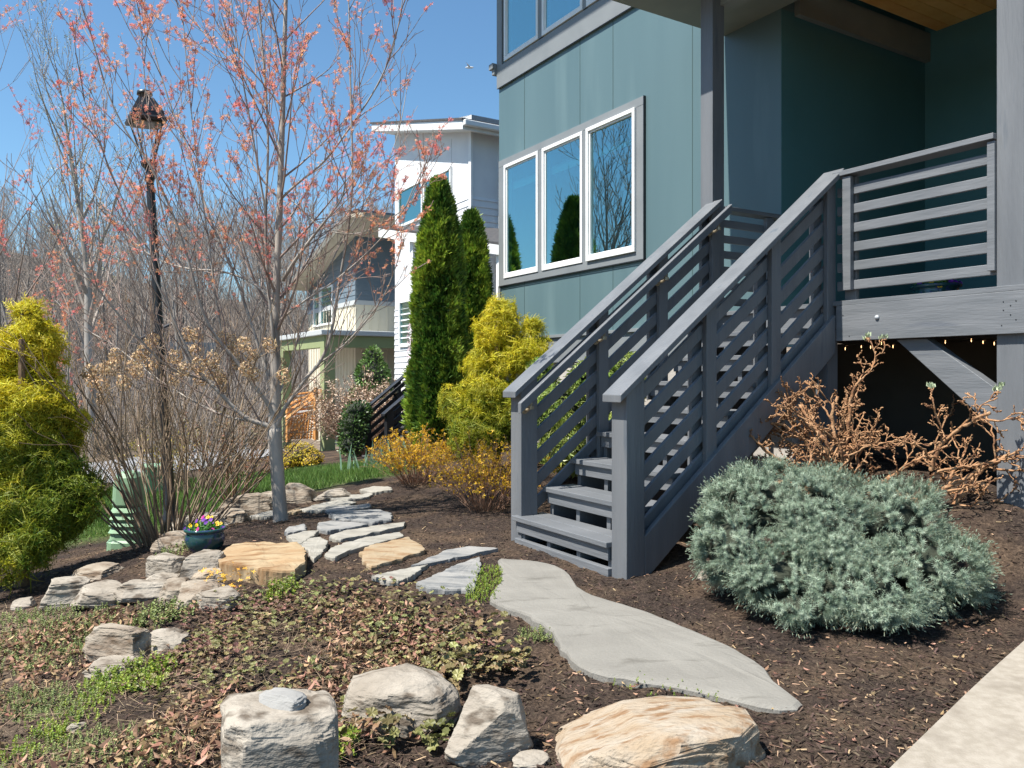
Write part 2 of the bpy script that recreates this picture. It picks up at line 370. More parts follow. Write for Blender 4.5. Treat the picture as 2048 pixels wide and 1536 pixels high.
# concrete walk in the lower right corner
cw = hit([1735, 1800, 1865, 1930, 2000, 2060, 2150], [1600, 1538, 1478, 1416, 1352, 1298, 1218])
pw = np.array([(p[0], p[1]) for p in cw]+[(3.6, 2.6), (3.4, 1.2), (1.0, 1.2)])
mm = MB(); n = len(pw); zt = GS(pw[:, 0], pw[:, 1]); zt = np.full(n, zt[:7].mean())+.03+ (pw[:, 0]-1.6)*.03
mm.add(np.concatenate([np.c_[pw, zt], np.c_[pw, zt-.15]]), [tuple(range(n))[::-1]]+[(i, (i+1) % n, n+(i+1) % n, n+i) for i in range(n)])
o = mm.build('concrete_path', CW); tag(o, kind='structure')

# ================================================================== MY HOUSE
house = empty('teal_house', HF(0, 2.5, 0), 'teal panelled house with grey trim and white framed windows behind the staircase', 'house')
DZ = 1.744                      # deck level
SOF = 4.545                     # soffit level
def hb(name, mt, *boxes, parent=house, bevel=0, **k):
    m = MB()
    for bx_ in boxes: m.box(*bx_)
    return m.build(name, mt, parent, bevel=bevel, **k)
INT = pm('dim_interior_paint', (.42,.50,.48), (.48,.56,.54), 1, .7)
# windows openings on the front (b=0 plane): lower trio, upper trio
low = [(a_of(1080), a_of(1011.6)), (a_of(1169), a_of(1088)), (a_of(1276), a_of(1178))]
ZL0, ZL1 = 2.60, 4.215
tr0, tr1 = a_of(1290.5), 5.0
ZT0, ZT1 = 2.536-.03, 4.31
AL = 5.03
# front wall around the lower opening and upper opening
UZ0, UZ1 = 5.70, 7.6
op0, op1 = low[2][0]-.02, low[0][1]+.02
up = [(a_of(1080.0), a_of(1012)), (a_of(1169), a_of(1088)), (a_of(1262), a_of(1177))]
TOPZ = 8.2
hb('front_wall', TEAL, (0,.18,.0,AL,DZ,ZL0), (0,.18,0,op0,ZL0,ZL1), (0,.18,op1,AL,ZL0,ZL1), (0,.18,0,AL,ZL1,5.37),
   (0,.18,0,up[2][0]-.05,5.37,TOPZ), (0,.18,up[0][1]+.02,AL,5.37,TOPZ), (0,.18,up[2][0]-.05,up[0][1]+.02,5.37,UZ0), (0,.18,up[2][0]-.05,up[0][1]+.02,UZ1,TOPZ))
hb('end_wall', TEAL, (.18,7,AL-.18,AL,DZ,TOPZ))
hb('recess_wall', pm('deep_teal_fibre_cement', (.06,.165,.18), (.072,.19,.205), 1.1, .5, .1, 50, c3=(.065,.175,.19), s3=2), (.18,2.257,0,.18,DZ,TOPZ), (.001,.1795,-.005,-.001,DZ,SOF-.001))
hb('porch_back_wall', bpy.data.materials['deep_teal_fibre_cement'], (-.5,2.256,-3.1,-2.95,DZ,SOF+.4), (2.257,2.44,-1.02,.0,DZ,SOF+.5), (2.257,2.44,-5,-2.05,DZ,SOF+.5), (2.257,2.44,-2.05,-1.02,DZ+2.25,SOF+.5))  # first box: unseen side wall added to block sky and darken the recess
# seams between panels
m = MB()
for u, z0, z1 in ((1049,ZT1,5.37),(1160,ZT1,5.37),(1226,ZT1,5.37),(1385,DZ,5.37),(1049,DZ,ZT0),(1160,DZ,ZT0),(1226,DZ,ZT0)):
    a = a_of(u); m.box(-.0025, .001, a-.004, a+.004, z0, z1)
m.build('panel_seam', pm('dark_panel_seam', (.05,.09,.09)), house)
# band, corner boards and window trim
hb('band_board', TRIM, (-.03,-.001,.0,AL+.02,5.37,UZ0-.02), (-.03,-.001,AL-.12,AL+.02,UZ0-.02,TOPZ), bevel=.002)
hb('corner_board', TRIM, (-.02,-.001,AL-.06,AL+.0,DZ,ZT0-.002), bevel=.002)
hb('ledge_cap', TRIM, (-.10,.5,AL+.021,AL+.13,5.66,5.74), (-.07,.5,AL+.021,AL+.09,5.58,5.659), bevel=.004)
g = .001
hb('window_trim', TRIM, (-.028,-g,tr0,tr1,ZL1,ZT1), (-.028,-g,tr0,tr1,ZT0,ZL0), (-.026,-g,tr0,low[2][0],ZL0,ZL1), (-.026,-g,low[0][1],tr1,ZL0,ZL1),
   (-.026,-g,low[2][1],low[1][0],ZL0,ZL1), (-.026,-g,low[1][1],low[0][0],ZL0,ZL1), bevel=.002)
hb('window_mullion', TRIM, (-.03,-g,up[2][1],up[1][0],UZ0,UZ1), bevel=.002)
hb('window_mullion', TRIM, (-.03,-g,up[1][1],up[0][0],UZ0,UZ1), bevel=.002)
# thin black edge strips; the upright one paints the window trim's cast shadow
hb('dark_edge_strip', BLACKP, (-.034,-.03,0,AL,5.363,5.372), (-.032,-.028,tr0-.012,tr1,ZT0-.012,ZT0-.001), (-.032,-.001,tr0-.012,tr0-.001,ZT0,ZT1))
GL = bpy.data.materials.new('window_glass'); GL.use_nodes = True
def glassmat(M, tint=(.35,.62,.66), refl=.42, rtint=(.74,1,1)):
    nt = M.node_tree; N = nt.nodes; L = nt.links; N.remove(N['Principled BSDF']); out = N['Material Output']
    tr = N.new('ShaderNodeBsdfTransparent'); tr.inputs[0].default_value = (*tint, 1)
    gl = N.new('ShaderNodeBsdfGlossy'); gl.inputs['Color'].default_value = (*rtint, 1); gl.inputs['Roughness'].default_value = .004
    lw = N.new('ShaderNodeLayerWeight'); lw.inputs[0].default_value = refl
    mr = N.new('ShaderNodeMapRange'); mr.inputs[3].default_value = .12; mr.inputs[4].default_value = .78
    L.new(lw.outputs['Facing'], mr.inputs[0])
    ms = N.new('ShaderNodeMixShader'); L.new(mr.outputs[0], ms.inputs[0]); L.new(tr.outputs[0], ms.inputs[1]); L.new(gl.outputs[0], ms.inputs[2]); L.new(ms.outputs[0], out.inputs[0])
glassmat(GL)
BLIND = pm('pale_roller_blind', (.75,.75,.72), (.7,.7,.68), 3, .6)
def window(a0, a1, z0, z1, parent, fw=.045, proud=.045, K=KX, blind=True, gl=GL, bm=None, frm=WHITE, side=None):
    m = MB(); b0, b1 = -proud, .05
    for q_ in ((a0,a1,z0,z0+fw*1.3),(a0,a1,z1-fw,z1)): m.box(b0, b1, *q_, K=K)
    m.box(b0, b1, a0, a0+fw, z0+fw*1.3, z1-fw, K=K); m.box(b0, b1, a1-fw, a1, z0+fw*1.3, z1-fw, K=K)
    i = .022; m.box(b0+.02, b1+.01, a0+fw, a0+fw+i, z0+fw*1.3, z1-fw, K=K); m.box(b0+.02, b1+.01, a1-fw-i, a1-fw, z0+fw*1.3, z1-fw, K=K)
    m.box(b0+.02, b1+.01, a0+fw+i, a1-fw-i, z1-fw-i, z1-fw, K=K); m.box(b0+.02, b1+.01, a0+fw+i, a1-fw-i, z0+fw*1.3, z0+fw*1.3+i, K=K)
    f = m.build('window_frame', frm, parent, bevel=.003)
    p = MB().box(-.012, -.006, a0+fw+i, a1-fw-i, z0+fw*1.3+i, z1-fw-i, K=K).build('window_pane', gl, f)
    if blind: MB().box(.09, .10, a0+fw, a1-fw, z1-.34, z1-.23, K=K).build('roller_blind', BLIND, f)
    return f
for (a0, a1) in low: window(a0, a1, ZL0, ZL1, house, proud=.055 if a1 < 3 else .04)
for (a0, a1) in up: window(a0, a1, UZ0, UZ1, house, proud=.04, blind=False)
# rooms behind the windows
hb('interior_room', INT, (.19,3.2,.19,AL-.19,DZ+.2,DZ+.22), (3.2,3.25,.19,AL-.19,DZ+.2,8), (.19,3.2,.19,AL-.19,4.72,4.8), (.19,3.2,.19,AL-.19,7.9,8), (.19,3.2,.19,.23,DZ+.2,8))
hb('curtain', pm('sheer_pale_curtain', (.34,.40,.38), (.28,.34,.32), 6, .8, stretch=(3, 3, .1)), (.14,.15,low[1][0]+.02,low[1][0]+.13,ZL0,ZL1-.1), (.14,.15,low[2][1]-.09,low[2][1]-.02,ZL0,ZL1-.1))
# foundation under the wall
hb('skirt_board', TRIM, (-.06,.0,.0,AL+.02,DZ-.04,DZ-.002), (-.03,.0,.0,AL,DZ-.33,DZ-.041), (-.045,.0,.0,AL,DZ-.36,DZ-.331), bevel=.002)
hb('foundation', CONC, (.0,.3,-.2,AL,-.3,DZ-.361), (.3,6,AL-.3,AL,-.4,DZ-.361))
# roof over the porch with soffit, timber ceiling, header
SOFM = pm('olive_grey_soffit', (.19,.20,.18), (.22,.23,.20), 3, .6)
hb('soffit', SOFM, (-1.41,0,-6,.682,SOF,SOF+.16), bevel=.003)
hb('porch_header', SOFM, (-.77,-.62,-6,-.001,SOF-.16,SOF-.001), (-.62,2.256,-.30,-.001,SOF-.22,SOF-.001) if False else (.181,2.256,-.06,-.001,SOF-.03,SOF+.262))
m = MB(); PL = .145
for i in range(26):
    a = -.125-i*PL; m.box(.02, 2.256, a-PL+.006, a, SOF+.265, SOF+.29)
m.build('timber_ceiling', pm('knotty_pine_ceiling', (.80,.40,.10), (.90,.52,.16), 4, .45, .1, 20, stretch=(.9, .9, 1), c3=(.34,.13,.03), s3=5, t3=(.66,.72), isl=.12), house)
hb('door_surround', SOFM, (2.235,2.257,-1.02,-.92,DZ,DZ+2.35), (2.235,2.257,-2.15,-2.05,DZ,DZ+2.35), (2.235,2.257,-2.05,-1.02,DZ+2.25,DZ+2.35))
dr = hb('front_door', pm('orange_timber_door', (.50,.19,.045), (.62,.27,.07), 6, .4, stretch=(1, 1, .1)), (2.27,2.31,-2.05,-1.02,DZ+.03,DZ+2.25))
MB().tube([HF(2.24,-1.95,DZ+.95),HF(2.22,-1.95,DZ+1.0),HF(2.22,-1.95,DZ+1.2),HF(2.24,-1.95,DZ+1.25)], .012).build('door_handle', BLACKP, dr)
hb('roof', TRIM, (-1.6,7,.69,AL+.6,TOPZ,TOPZ+.2), (-1.41,2.6,-6,.682,SOF+.45,SOF+.5))

# ================================================================== PORCH DECK
deck = empty('porch_deck', HF(-.4, -1.2, .5), 'raised grey timber porch deck with square posts, slatted railings and diagonal brace', 'porch')
BOLT = pm('painted_bolt', (.42,.44,.47), rough=.35, spec=.6)
hb('deck_floor', GREYH, *[(-.90+i*.142, -.90+i*.142+.136, -4.2, .14, DZ-.033, DZ) for i in range(0, 22)], parent=deck, bevel=.002)
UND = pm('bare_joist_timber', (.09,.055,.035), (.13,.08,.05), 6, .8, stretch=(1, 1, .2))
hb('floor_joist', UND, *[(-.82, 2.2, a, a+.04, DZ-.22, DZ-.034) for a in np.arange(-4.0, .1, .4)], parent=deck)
hb('rim_beam', GREYH, (-.902,-.864,-4.2,-1.233,DZ-.285,DZ-.034), (-.863,-.83,-1.233,.14,DZ-.19,DZ-.034), parent=deck, bevel=.003)
m = MB(); p = HF(-.903, -1.555, DZ-.135); mc = rs(1)
d = np.array([-D2[0], -D2[1], 0])
m.tube([p, p+d*.008, p+d*.014], [.016,.015,.006], 12)
m.build('carriage_bolt', BOLT, deck, smooth=True)
for qa, qz in ((-2.37,.06),(-2.41,.085),(-2.37,.11),(-2.44,.06),(-2.41,.14),(-2.44,.17),(-2.36,.2),(-1.34,.22),(-1.29,.07)):
    p_ = HF(-.9025, qa, DZ-.034-qz); MB().tube([p_, p_+d*.002], .0035, 8).build('nail_head', BLACKP, deck)
for (b0, b1, a0, a1, z0) in ((-.863,-.723,0.,.14,-.2), (-.863,-.713,-2.465,-2.311,-.1)):
    m = MB().box(b0, b1, a0, a1, z0, SOF-.001); m.build('porch_post', GREY, deck, bevel=.004)
m = MB(); 
def HS(s, z, b): return HF(b, -1.233-s, z)
pl = [(-1.233-.426, DZ-.29), (-1.233-.634, DZ-.29), (-1.233-1.078, CZ-.084), (-1.233-1.078, CZ-.335)]
m.prism_b(pl, -.85, -.76); m.build('diagonal_brace', GREYH, deck, bevel=.003)
hb('pier_footing', CONC, (-1.02,-.74,-.95,-.58,.2,1.05), parent=deck, bevel=.006)
hb('pier_post', GREY, (-.95,-.84,-1.2,-1.1,.2,DZ-.2), parent=deck)
# deck-front railing (right of stairs)
def hrail(b0, b1, a0, a1, capw, nz_, along='a', parent=deck, K=KX, top=DZ+.925, mt=GREYH):
    m = MB()
    if along == 'a': m.box(b0-capw, b1+capw, a0, a1, top-.035, top, K)
    else: m.box(b0, b1, a0-capw, a1+capw, top-.035, top, K)
    m.build('rail_cap', mt, parent, bevel=.003)
    for i in range(6):
        z1 = top-.105-i*.135; m = MB().box(b0, b1, a0, a1, z1-.066, z1, K); m.build('rail_slat', mt, parent, bevel=.004)
hrail(-.845, -.82, -2.310, -1.2, .055, 0)
hb('rail_baluster', GREYH, (-.884,-.846,-1.335,-1.27,DZ+.075,DZ+.88), parent=deck, bevel=.003)
hb('rail_baluster', GREYH, (-.884,-.846,-2.31,-2.265,DZ+.1,DZ+.88), parent=deck, bevel=.003)
hb('rail_baluster', GREYH, (-.819,-.781,-1.335,-1.245,DZ+.001,DZ+.88), parent=deck, bevel=.003)
hrail(-.722, -.001, .03, .055, .05, 0, along='b')
hb('rail_baluster', GREYH, (-.2,-.11,-.012,.029,DZ+.001,DZ+.88), parent=deck, bevel=.003)
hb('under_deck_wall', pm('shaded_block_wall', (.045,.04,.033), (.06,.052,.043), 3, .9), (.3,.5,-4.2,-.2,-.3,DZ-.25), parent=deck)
# string lights under the beam (a lit string)
EM = bpy.data.materials.new('warm_bulb'); EM.use_nodes = True; e = EM.node_tree.nodes['Principled BSDF']; e.inputs['Emission Color'].default_value = (1,.55,.25,1); e.inputs['Emission Strength'].default_value = 2.5
sl = empty('string_lights', HF(-.3, -1.9, 1.4), 'string of tiny warm lights strung under the porch deck', 'string lights')
R = rs(5); pts = []; 
for i in range(26): pts.append(HF(-.1+.02*sin(i), -.55-i*.085, DZ-.27-.018*abs(sin(i*1.1))))
MB().tube(pts, .004, 4).build('wire', BLACKP, sl)
for i in range(0, 26):
    if i % 5 == 3: continue
    p = pts[i]+[0, 0, .012*sin(i*2.3)]; MB().tube([p, p-np.array([0,0,.012]), p-np.array([0,0,.024])], [.0015,.003,.0015], 6).build('bulb', EM, sl)

# ================================================================== STAIRCASES
def staircase(name, label, K, zo, mt, mth, steps=9, grab=True, conc=True, base=-.12, brk=True):
    S = empty(name, HF(-2.0, -.55, zo, K), label, 'staircase')
    Z = lambda z: z+zo
    h, r_ = .192, .246
    nose = lambda b: .21+(b+2.87)*h/r_
    sl_ = h/r_
    # newels
    for a0 in (-1.233, -.069):
        zt = 1.085
        MB().prism([(-2.83,Z(base)),(-2.69,Z(base)),(-2.69,Z(zt+.14*sl_+.015)),(-2.83,Z(zt+.015))], a0, a0+.14, K).build('newel_post', mt, S, bevel=.004)
    # treads and header boards
    for i in range(steps-0):
        b = -2.87+i*r_; z = .21+i*h
        aL, aR = (.0, -1.092) if i == 0 else (-.035, -1.11)
        if i == steps-1: continue
        MB().box(b, b+.137, aR, aL, Z(z-.034), Z(z), K).box(b+.143, b+.275, aR, aL, Z(z-.034), Z(z), K).build('tread', mth, S, bevel=.004)
        MB().box(b+.025, b+.05, aR+(.001 if i else .015), aL-.03, Z(z-.034-.082), Z(z-.0345), K).build('header_board', mth, S, bevel=.003)
    # bottom sill and blocks
    MB().box(-2.855, -2.81, -1.09, -.02, Z(-.1), Z(.05), K).build('bottom_sill', mth, S, bevel=.003)
    # stringers (saw-tooth)
    def saw(a0, a1, nm):
        poly = []
        for i in range(steps-1):
            b = -2.87+i*r_+.052; z = .21+i*h-.035
            poly += [(b, z-h+.001 if i else z-.16), (b, z)]
        bl = -2.87+(steps-1)*r_+.052
        poly += [(bl, poly[-1][1]), (bl, poly[-1][1]-.30)]
        poly += [(-2.62, -.08+0.0), (-2.81, -.08)]
        MB().prism([(b, Z(z)) for b, z in poly], a0, a1, K).build(nm, mt, S, bevel=.002)
    for a0 in (-.10, -.42, -.76, -1.085): saw(a0, a0+.04, 'stringer')
    saw_end = -.87
    # outer skirt stringers, handrails, slats
    bt = -.863
    for side, (aS, aO, aI) in enumerate(((-1.165, -1.204, -1.126), (-.008, .031, -.047))):
        # slats aS..aS+.026 ; outer board, inner board
        def slope(z_off, tk, a0, a1, nm, m_, b0=-2.69, b1=bt, bev=.005):
            f = lambda b: nose(b)+z_off
            MB().prism([(b0, Z(f(b0))), (b1, Z(f(b1))), (b1, Z(f(b1)-tk)), (b0, Z(f(b0)-tk))][::-1], a0, a1, K).build(nm, m_, S, bevel=bev)
        ca = -1.163 if side == 0 else .001
        capT = 1.135-nose(-2.85)
        MB().prism([(-2.895, Z(nose(-2.895)+capT-.046)), (-2.895, Z(nose(-2.895)+capT)), (bt+.02, Z(nose(bt+.02)+capT)), (bt+.02, Z(nose(bt+.02)+capT-.046))], ca-.095, ca+.078, K).build('handrail_cap', mt, S, bevel=.005)
        for k in range(6):
            slope(capT-.046-.09-.165*k, .098, aS, aS+.028, 'slat', mt)
        if side == 0: slope(-.10, .27, -1.232, -1.195, 'skirt_board', mt, b0=-2.689, b1=bt-.04)
        for bq in (-2.15, -1.54, -.955):
            for (x0, db) in (((aO), .0), (aI, -.055 if side == 0 else .04)):
                zt = lambda b: Z(nose(b)+capT-.0465)
                b0 = bq+db; b1 = b0+.09
                zb = nose(b0)-.23 if not(bq == -.955 and side == 0) else nose(b0)-.22
                MB().prism([(b0, Z(zb)), (b1, Z(zb)), (b1, zt(b1)), (b0, zt(b0))], x0, x0+.038, K).build('baluster', mt, S, bevel=.003)
    if grab:
        ca = -.155; off = 1.135-nose(-2.85)-.075
        MB().prism([(-2.90, Z(nose(-2.90)+off-.075)), (-2.90, Z(nose(-2.90)+off)), (bt+.05, Z(nose(bt+.05)+off)), (bt+.05, Z(nose(bt+.05)+off-.075))], ca-.02, ca+.02, K).build('grab_rail', mt, S, bevel=.006)
        BR = pm('old_brass', (.42,.35,.24), (.3,.24,.16), 30, .45, metal=.5)
        for b in (-2.80, -2.15, -1.53, -.95):
            z = nose(b)+off-.10
            q0 = HF(b, ca-.0, Z(z+.03), K); q1 = HF(b, ca-.0, Z(z-.012), K); q2 = HF(b, ca+.04, Z(z-.03), K); q3 = HF(b, -.071 if b < -2.7 else -.048, Z(z-.03), K)
            m = MB().tube([q0, q1, q2, q3], [.010,.010,.011,.012], 8); m.tube([q3+(q2-q3)*.15, q3], [.028,.03], 14)
            m.tube([q1-np.array([0,0,.012]), q1+np.array([0,0,.012])], [.02,.02], 12)
            m.build('rail_bracket', BR, S, smooth=False)
    return S
staircase('front_staircase', 'wide grey painted timber staircase with sloping slatted railings in the foreground', KX, 0.0, GREY, GREYH)
# scupper: small weathered base notches on the first header are left to the bump
# ================================================================== NEIGHBOUR HOUSES
def poly3(m, P, th):
    """slab from planar polygon P (n,3), thickness vector th"""
    P = np.asarray(P, float); n = len(P)
    return m.add(np.concatenate([P, P+np.asarray(th)]), [tuple(range(n))[::-1], tuple(range(n, 2*n))]+[(i, (i+1) % n, n+(i+1) % n, n+i) for i in range(n)])
def lap(m, b0, b1, a0, a1, z0, z1, K, ex=.16, t=.022, axis='a'):
    """lap siding: wedge boards. axis 'a': wall facing -b at b0 ; axis 'b': wall facing -a at a0"""
    z = z0
    while z < z1-.01:
        zt = min(z+ex, z1)
        if axis == 'a': m.prism([(b0-t, z), (b0+.0, z), (b0+.0, zt), (b0-.004, zt)][::-1], a0, a1, K)
        else: m.prism_b([(a0-t, z), (a0, z), (a0, zt), (a0-.004, zt)], b0, b1, K)
        z += ex
K2c = np.array([-.0513*18.1, 18.1])          # white house: wall corner
WS = pm('white_siding', (.72,.73,.74), (.66,.67,.69), 2, .6, .1, 40)
SH = pm('dark_shingle', (.05,.05,.055), (.09,.085,.085), 14, .9, .6, 40)
wh = empty('white_house', HF(1, 2.2, .3, K2c), 'tall white house with lap siding, shed roof and downspout behind the arborvitae', 'house')
Z2 = lambda v, Y=18.1: CZ-(v-V0)/F*Y
aL = a_of(790, 0, K2c)
zs = Z2(392)                                  # lap siding starts below
m = MB(); m.box(0, 6, 0, aL, .0, 7.2, K2c)
# raise the wall toward the left to meet the shed roof
m.prism_b([(0,7.2),(aL,7.2),(aL,7.95),(0,6.95)][::-1], .001, 6, K2c)
m.build('wall', WS, wh)
m = MB(); lap(m, 0, 6, -.0, aL, .3, 3.05, K2c); lap(m, 0, 6, 0, .75, 3.05, zs, K2c)
lap(m, 0, 6, -.0, 0, .3, zs, K2c, axis='b'); m.build('lap_siding', WS, wh)
SEAM = pm('grey_seam', (.35,.36,.38))
for a in (1.0, 2.1, 3.2): MB().box(-.004, .001, a-.006, a+.006, zs, 6.9, K2c).build('panel_seam', SEAM, wh)
MB().box(-.03,.03,-.03,.09,.2,6.9,K2c).build('corner_board', WHITE, wh)
# roof
P0 = np.array([-1.10, 17.53]); 
def r2(b, a, z): p = K2c+D2*b+D1*a; return [p[0], p[1], z]
z0 = CZ+5.48; sl2 = .255
rp = lambda b, a: r2(b, a, z0+sl2*(a+.4)-.0*b)
ra, rb = -.4, aL+.62
poly3(m := MB(), [rp(-.44,ra), rp(-.44,rb), rp(6.4,rb), rp(6.4,ra)], (0,0,.20)); m.build('roof_fascia', WHITE, wh)
poly3(m := MB(), [np.array(rp(-.47,ra-.03))+[0,0,.201], np.array(rp(-.47,rb+.03))+[0,0,.201], np.array(rp(6.4,rb+.03))+[0,0,.201], np.array(rp(6.4,ra-.03))+[0,0,.201]], (0,0,.05)); m.build('roof_shingles', SH, wh)
MB().box(-.44, 6.4, ra-.12, ra-.001, z0+.07, z0+.2, K2c).build('gutter', WHITE, wh, bevel=.02)
d_ = [HF(1.0, ra-.06, z0+.08, K2c), HF(1.0, ra-.06, z0-.12, K2c), HF(.75, -.08, z0-.75, K2c), HF(.72, -.07, z0-1.0, K2c), HF(.72, -.07, .5, K2c)]
MB().tube(d_, .045, 6).build('downspout', WHITE, wh)
GL2 = bpy.data.materials.new('teal_window_glass'); GL2.use_nodes = True; glassmat(GL2, (.12,.30,.30), .45, (.6,.95,.9))
DARKIN = pm('dim_green_room', (.12,.24,.22), (.16,.30,.27), 1, .7)
def win2(u0, u1, v0, v1, K, house_, parent=None, b=0.0, Yc=None, gl=None):
    a1 = a_of(u0, b, K); a0 = a_of(u1, b, K); Yl = (K+D2*b+D1*a1)[1]
    zz1 = CZ-(v0-V0)/F*Yl; zz0 = CZ-(v1-V0)/F*Yl
    Kb = K+D2*b
    mm = MB(); fw = .07
    for q_ in ((a0,a1,zz0,zz0+fw),(a0,a1,zz1-fw,zz1),(a0,a0+fw,zz0+fw,zz1-fw),(a1-fw,a1,zz0+fw,zz1-fw)): mm.box(-.06, -.001, *q_, K=Kb)
    f = mm.build('window', WHITE, house_, bevel=.004)
    MB().box(-.018, -.012, a0+fw, a1-fw, zz0+fw, zz1-fw, K=Kb).build('pane', gl or GL2, f)
    MB().box(-.010, -.004, a0+fw, a1-fw, zz0+fw, zz1-fw, K=Kb).build('shaded_interior', DARKIN, f)
win2(799, 848, 382, 457, K2c, wh); win2(850, 905, 360, 455, K2c, wh)
win2(801, 826, 602, 695, K2c, wh); 
# lower canopy roof
pA = W(757, 474, 17.4); pB = W(1015, 512, 15.2); up_ = np.array([0,0,.18]); bk = np.array([D2[0]*2.4, D2[1]*2.4, .25])
poly3(m := MB(), [pA, pB, pB+bk, pA+bk*1.0], (0,0,.19)); m.build('canopy_fascia', WHITE, wh)
e_ = np.array([0,0,.191]); poly3(m := MB(), [pA+e_, pB+e_, pB+bk+e_, pA+bk+e_], (0,0,.05)); m.build('canopy_shingles', SH, wh)
pc = W(829, 480, 17.0)
MB().box(-.08,.08,-.08,.08,.2,pc[2],K=np.array([pc[0],pc[1]])).build('porch_column', WHITE, wh, bevel=.01)
pc = W(1003, 500, 15.5)
MB().box(-.08,.08,-.08,.08,.2,pc[2],K=np.array([pc[0],pc[1]])).build('porch_column', WHITE, wh, bevel=.01)
# porch deck of the white house
pk = np.array([-2.39, 15.1]) - (D2*-2.83+D1*-1.233)     # K that puts its right newel corner at (-2.39,15.1)
MB().box(-.86, 1.0, -3.5, .4, 1.0, 1.15, pk).build('porch_floor', WS, wh)
BLK = pm('black_stained_wood', (.014,.014,.016), (.025,.025,.028), 8, .45, .3, 60, stretch=(1,1,.2), spec=.5)
BLKT = pm('charcoal_stair_tread', (.06,.06,.065), (.09,.09,.095), 8, .5, .3, 60)
staircase('black_staircase', 'black painted staircase and handrails beside the dark arborvitae and iris leaves', pk, (CZ-.69)-1.135, BLK, BLKT, grab=True, base=.35)

# --- grey / green house
K3 = np.array([-5.15, 26.0]); gh = empty('grey_green_house', HF(1, 2.4, -.9, K3), 'blue-grey and cream house with green porch frame and steep overhanging roof', 'house')
BG = pm('blue_grey_siding', (.13,.17,.205), (.16,.20,.235), 2, .6)
CR = pm('cream_batten_siding', (.60,.55,.43), (.66,.60,.48), 2, .7)
OL = pm('olive_green_stucco', (.25,.29,.14), (.28,.32,.16), 1.2, .8, .15, 80)
a3 = a_of(617, 0, K3); zc = CZ+2.5; zr = CZ+4.95
m = MB(); lap(m, 0, 6, 0, a3, zc, zc+2.9, K3, ex=.17); lap(m, 0, 6, 0, 0, zc, zc+2.9, K3, ex=.17, axis='b'); m.box(.001, 6, .001, a3, zc, zc+3.0, K3); m.build('upper_siding', BG, gh)
m = MB(); m.box(0, 6, 0, a3, -1.2, zc-.15, K3)
for a in np.arange(.2, a3, .3): m.box(-.02, -.001, a, a+.04, -1.2, zc-.15, K3)
for b in np.arange(.2, 5, .3): m.box(b, b+.04, -.02, -.001, -1.2, zc-.15, K3)
m.build('batten_siding', CR, gh)
MB().box(-.04, 6, -.04, a3+.04, zc-.15, zc-.001, K3).build('belt_board', pm('pale_grey_belt', (.45,.46,.46)), gh)
# steep roof seen from below: edge from (582,572) to (699,434), then flat to the right
q0 = W(699, 436, 24.6); q1 = W(576, 580, 30.0); bk = np.array([D2[0]*7, D2[1]*7, 0]); SOFT = pm('tan_board_soffit', (.40,.35,.27), (.47,.42,.33), 6, .7, stretch=(1,1,1))
q2 = q0+np.array([D2[0]*7, D2[1]*7, .0])
poly3(m := MB(), [q0, q1, q1+bk, q2], (0,0,.16)); m.build('roof_soffit', SOFT, gh)
poly3(m := MB(), [q0+[0,0,.161], q1+[0,0,.161], q1+bk+[0,0,.161], q2+[0,0,.161]], (0,0,.07)); m.build('roof_shingles', SH, gh)
MB().tube([q0+[-.03,-.05,.08], q1+[-.03,-.05,.08]], .1, 4).build('rake_board', pm('cream_fascia', (.66,.62,.54)), gh)
poly3(m := MB(), [q0+[0,0,-.0], q0+np.array([-D1[0],-D1[1],-.12])*1.2, q2+np.array([-D1[0],-D1[1],-.12])*1.2, q2], (0,0,.12)); m.build('eave', SOFT, gh)
win2(629, 642, 580, 655, K3, gh); win2(643, 667, 576, 652, K3, gh)
# porch frame
K3p = np.array([(648-U0)/F*23.5, 23.5]); L3 = 4.75
zb0, zb1 = CZ-(694-V0)/F*23.5, CZ-(670-V0)/F*23.5
MB().box(0, .35, -.38, 0.0+.0, -1.2, zb0, K3p+D1*.38).build('porch_column', OL, gh, bevel=.01)
Kp = K3p+D1*0
m = MB(); m.box(0, .3, 0, L3, zb0+.001, zb1, Kp); m.build('porch_beam', OL, gh)
m = MB(); m.box(.301, 5.0, 0, .3, zb0+.001, zb1, Kp); m.build('porch_beam', OL, gh)
MB().box(0, .3, L3-.3, L3, -1.3, zb0, Kp).build('porch_column', OL, gh)
MB().box(-.12, 5.2, -.12, L3+.12, zb1+.001, zb1+.16, Kp).build('porch_roof_edge', pm('pale_metal_gutter', (.50,.52,.52), rough=.4), gh, bevel=.02)
BEI = pm('beige_batten_wall', (.42,.34,.25), (.48,.39,.29), 2, .8)
m = MB(); m.box(3.6, 3.8, -.5, L3, -.2, zb1, Kp)
for a in np.arange(-.4, L3, .25): m.box(3.57, 3.599, a, a+.05, -.2, zb1, Kp)
m.build('porch_back_wall', BEI, gh)
MB().box(0.4, 3.5, .3, L3-.3, -.1, .05, Kp).build('porch_floor', CONC, gh)
m = MB(); m.box(3.52, 3.565, 3.0-2.2, 3.9-2.2, .06, 2.2, Kp); pd = m.build('porch_door', pm('white_door', (.7,.7,.68)), gh)
MB().box(3.505, 3.519, 3.1-2.2, 3.8-2.2, .3, 2.1, Kp).build('door_glass', GL2, pd)
WR = pm('orange_stained_cedar', (.50,.22,.06), (.62,.30,.10), 6, .6, .2, 40, stretch=(1,1,.3))
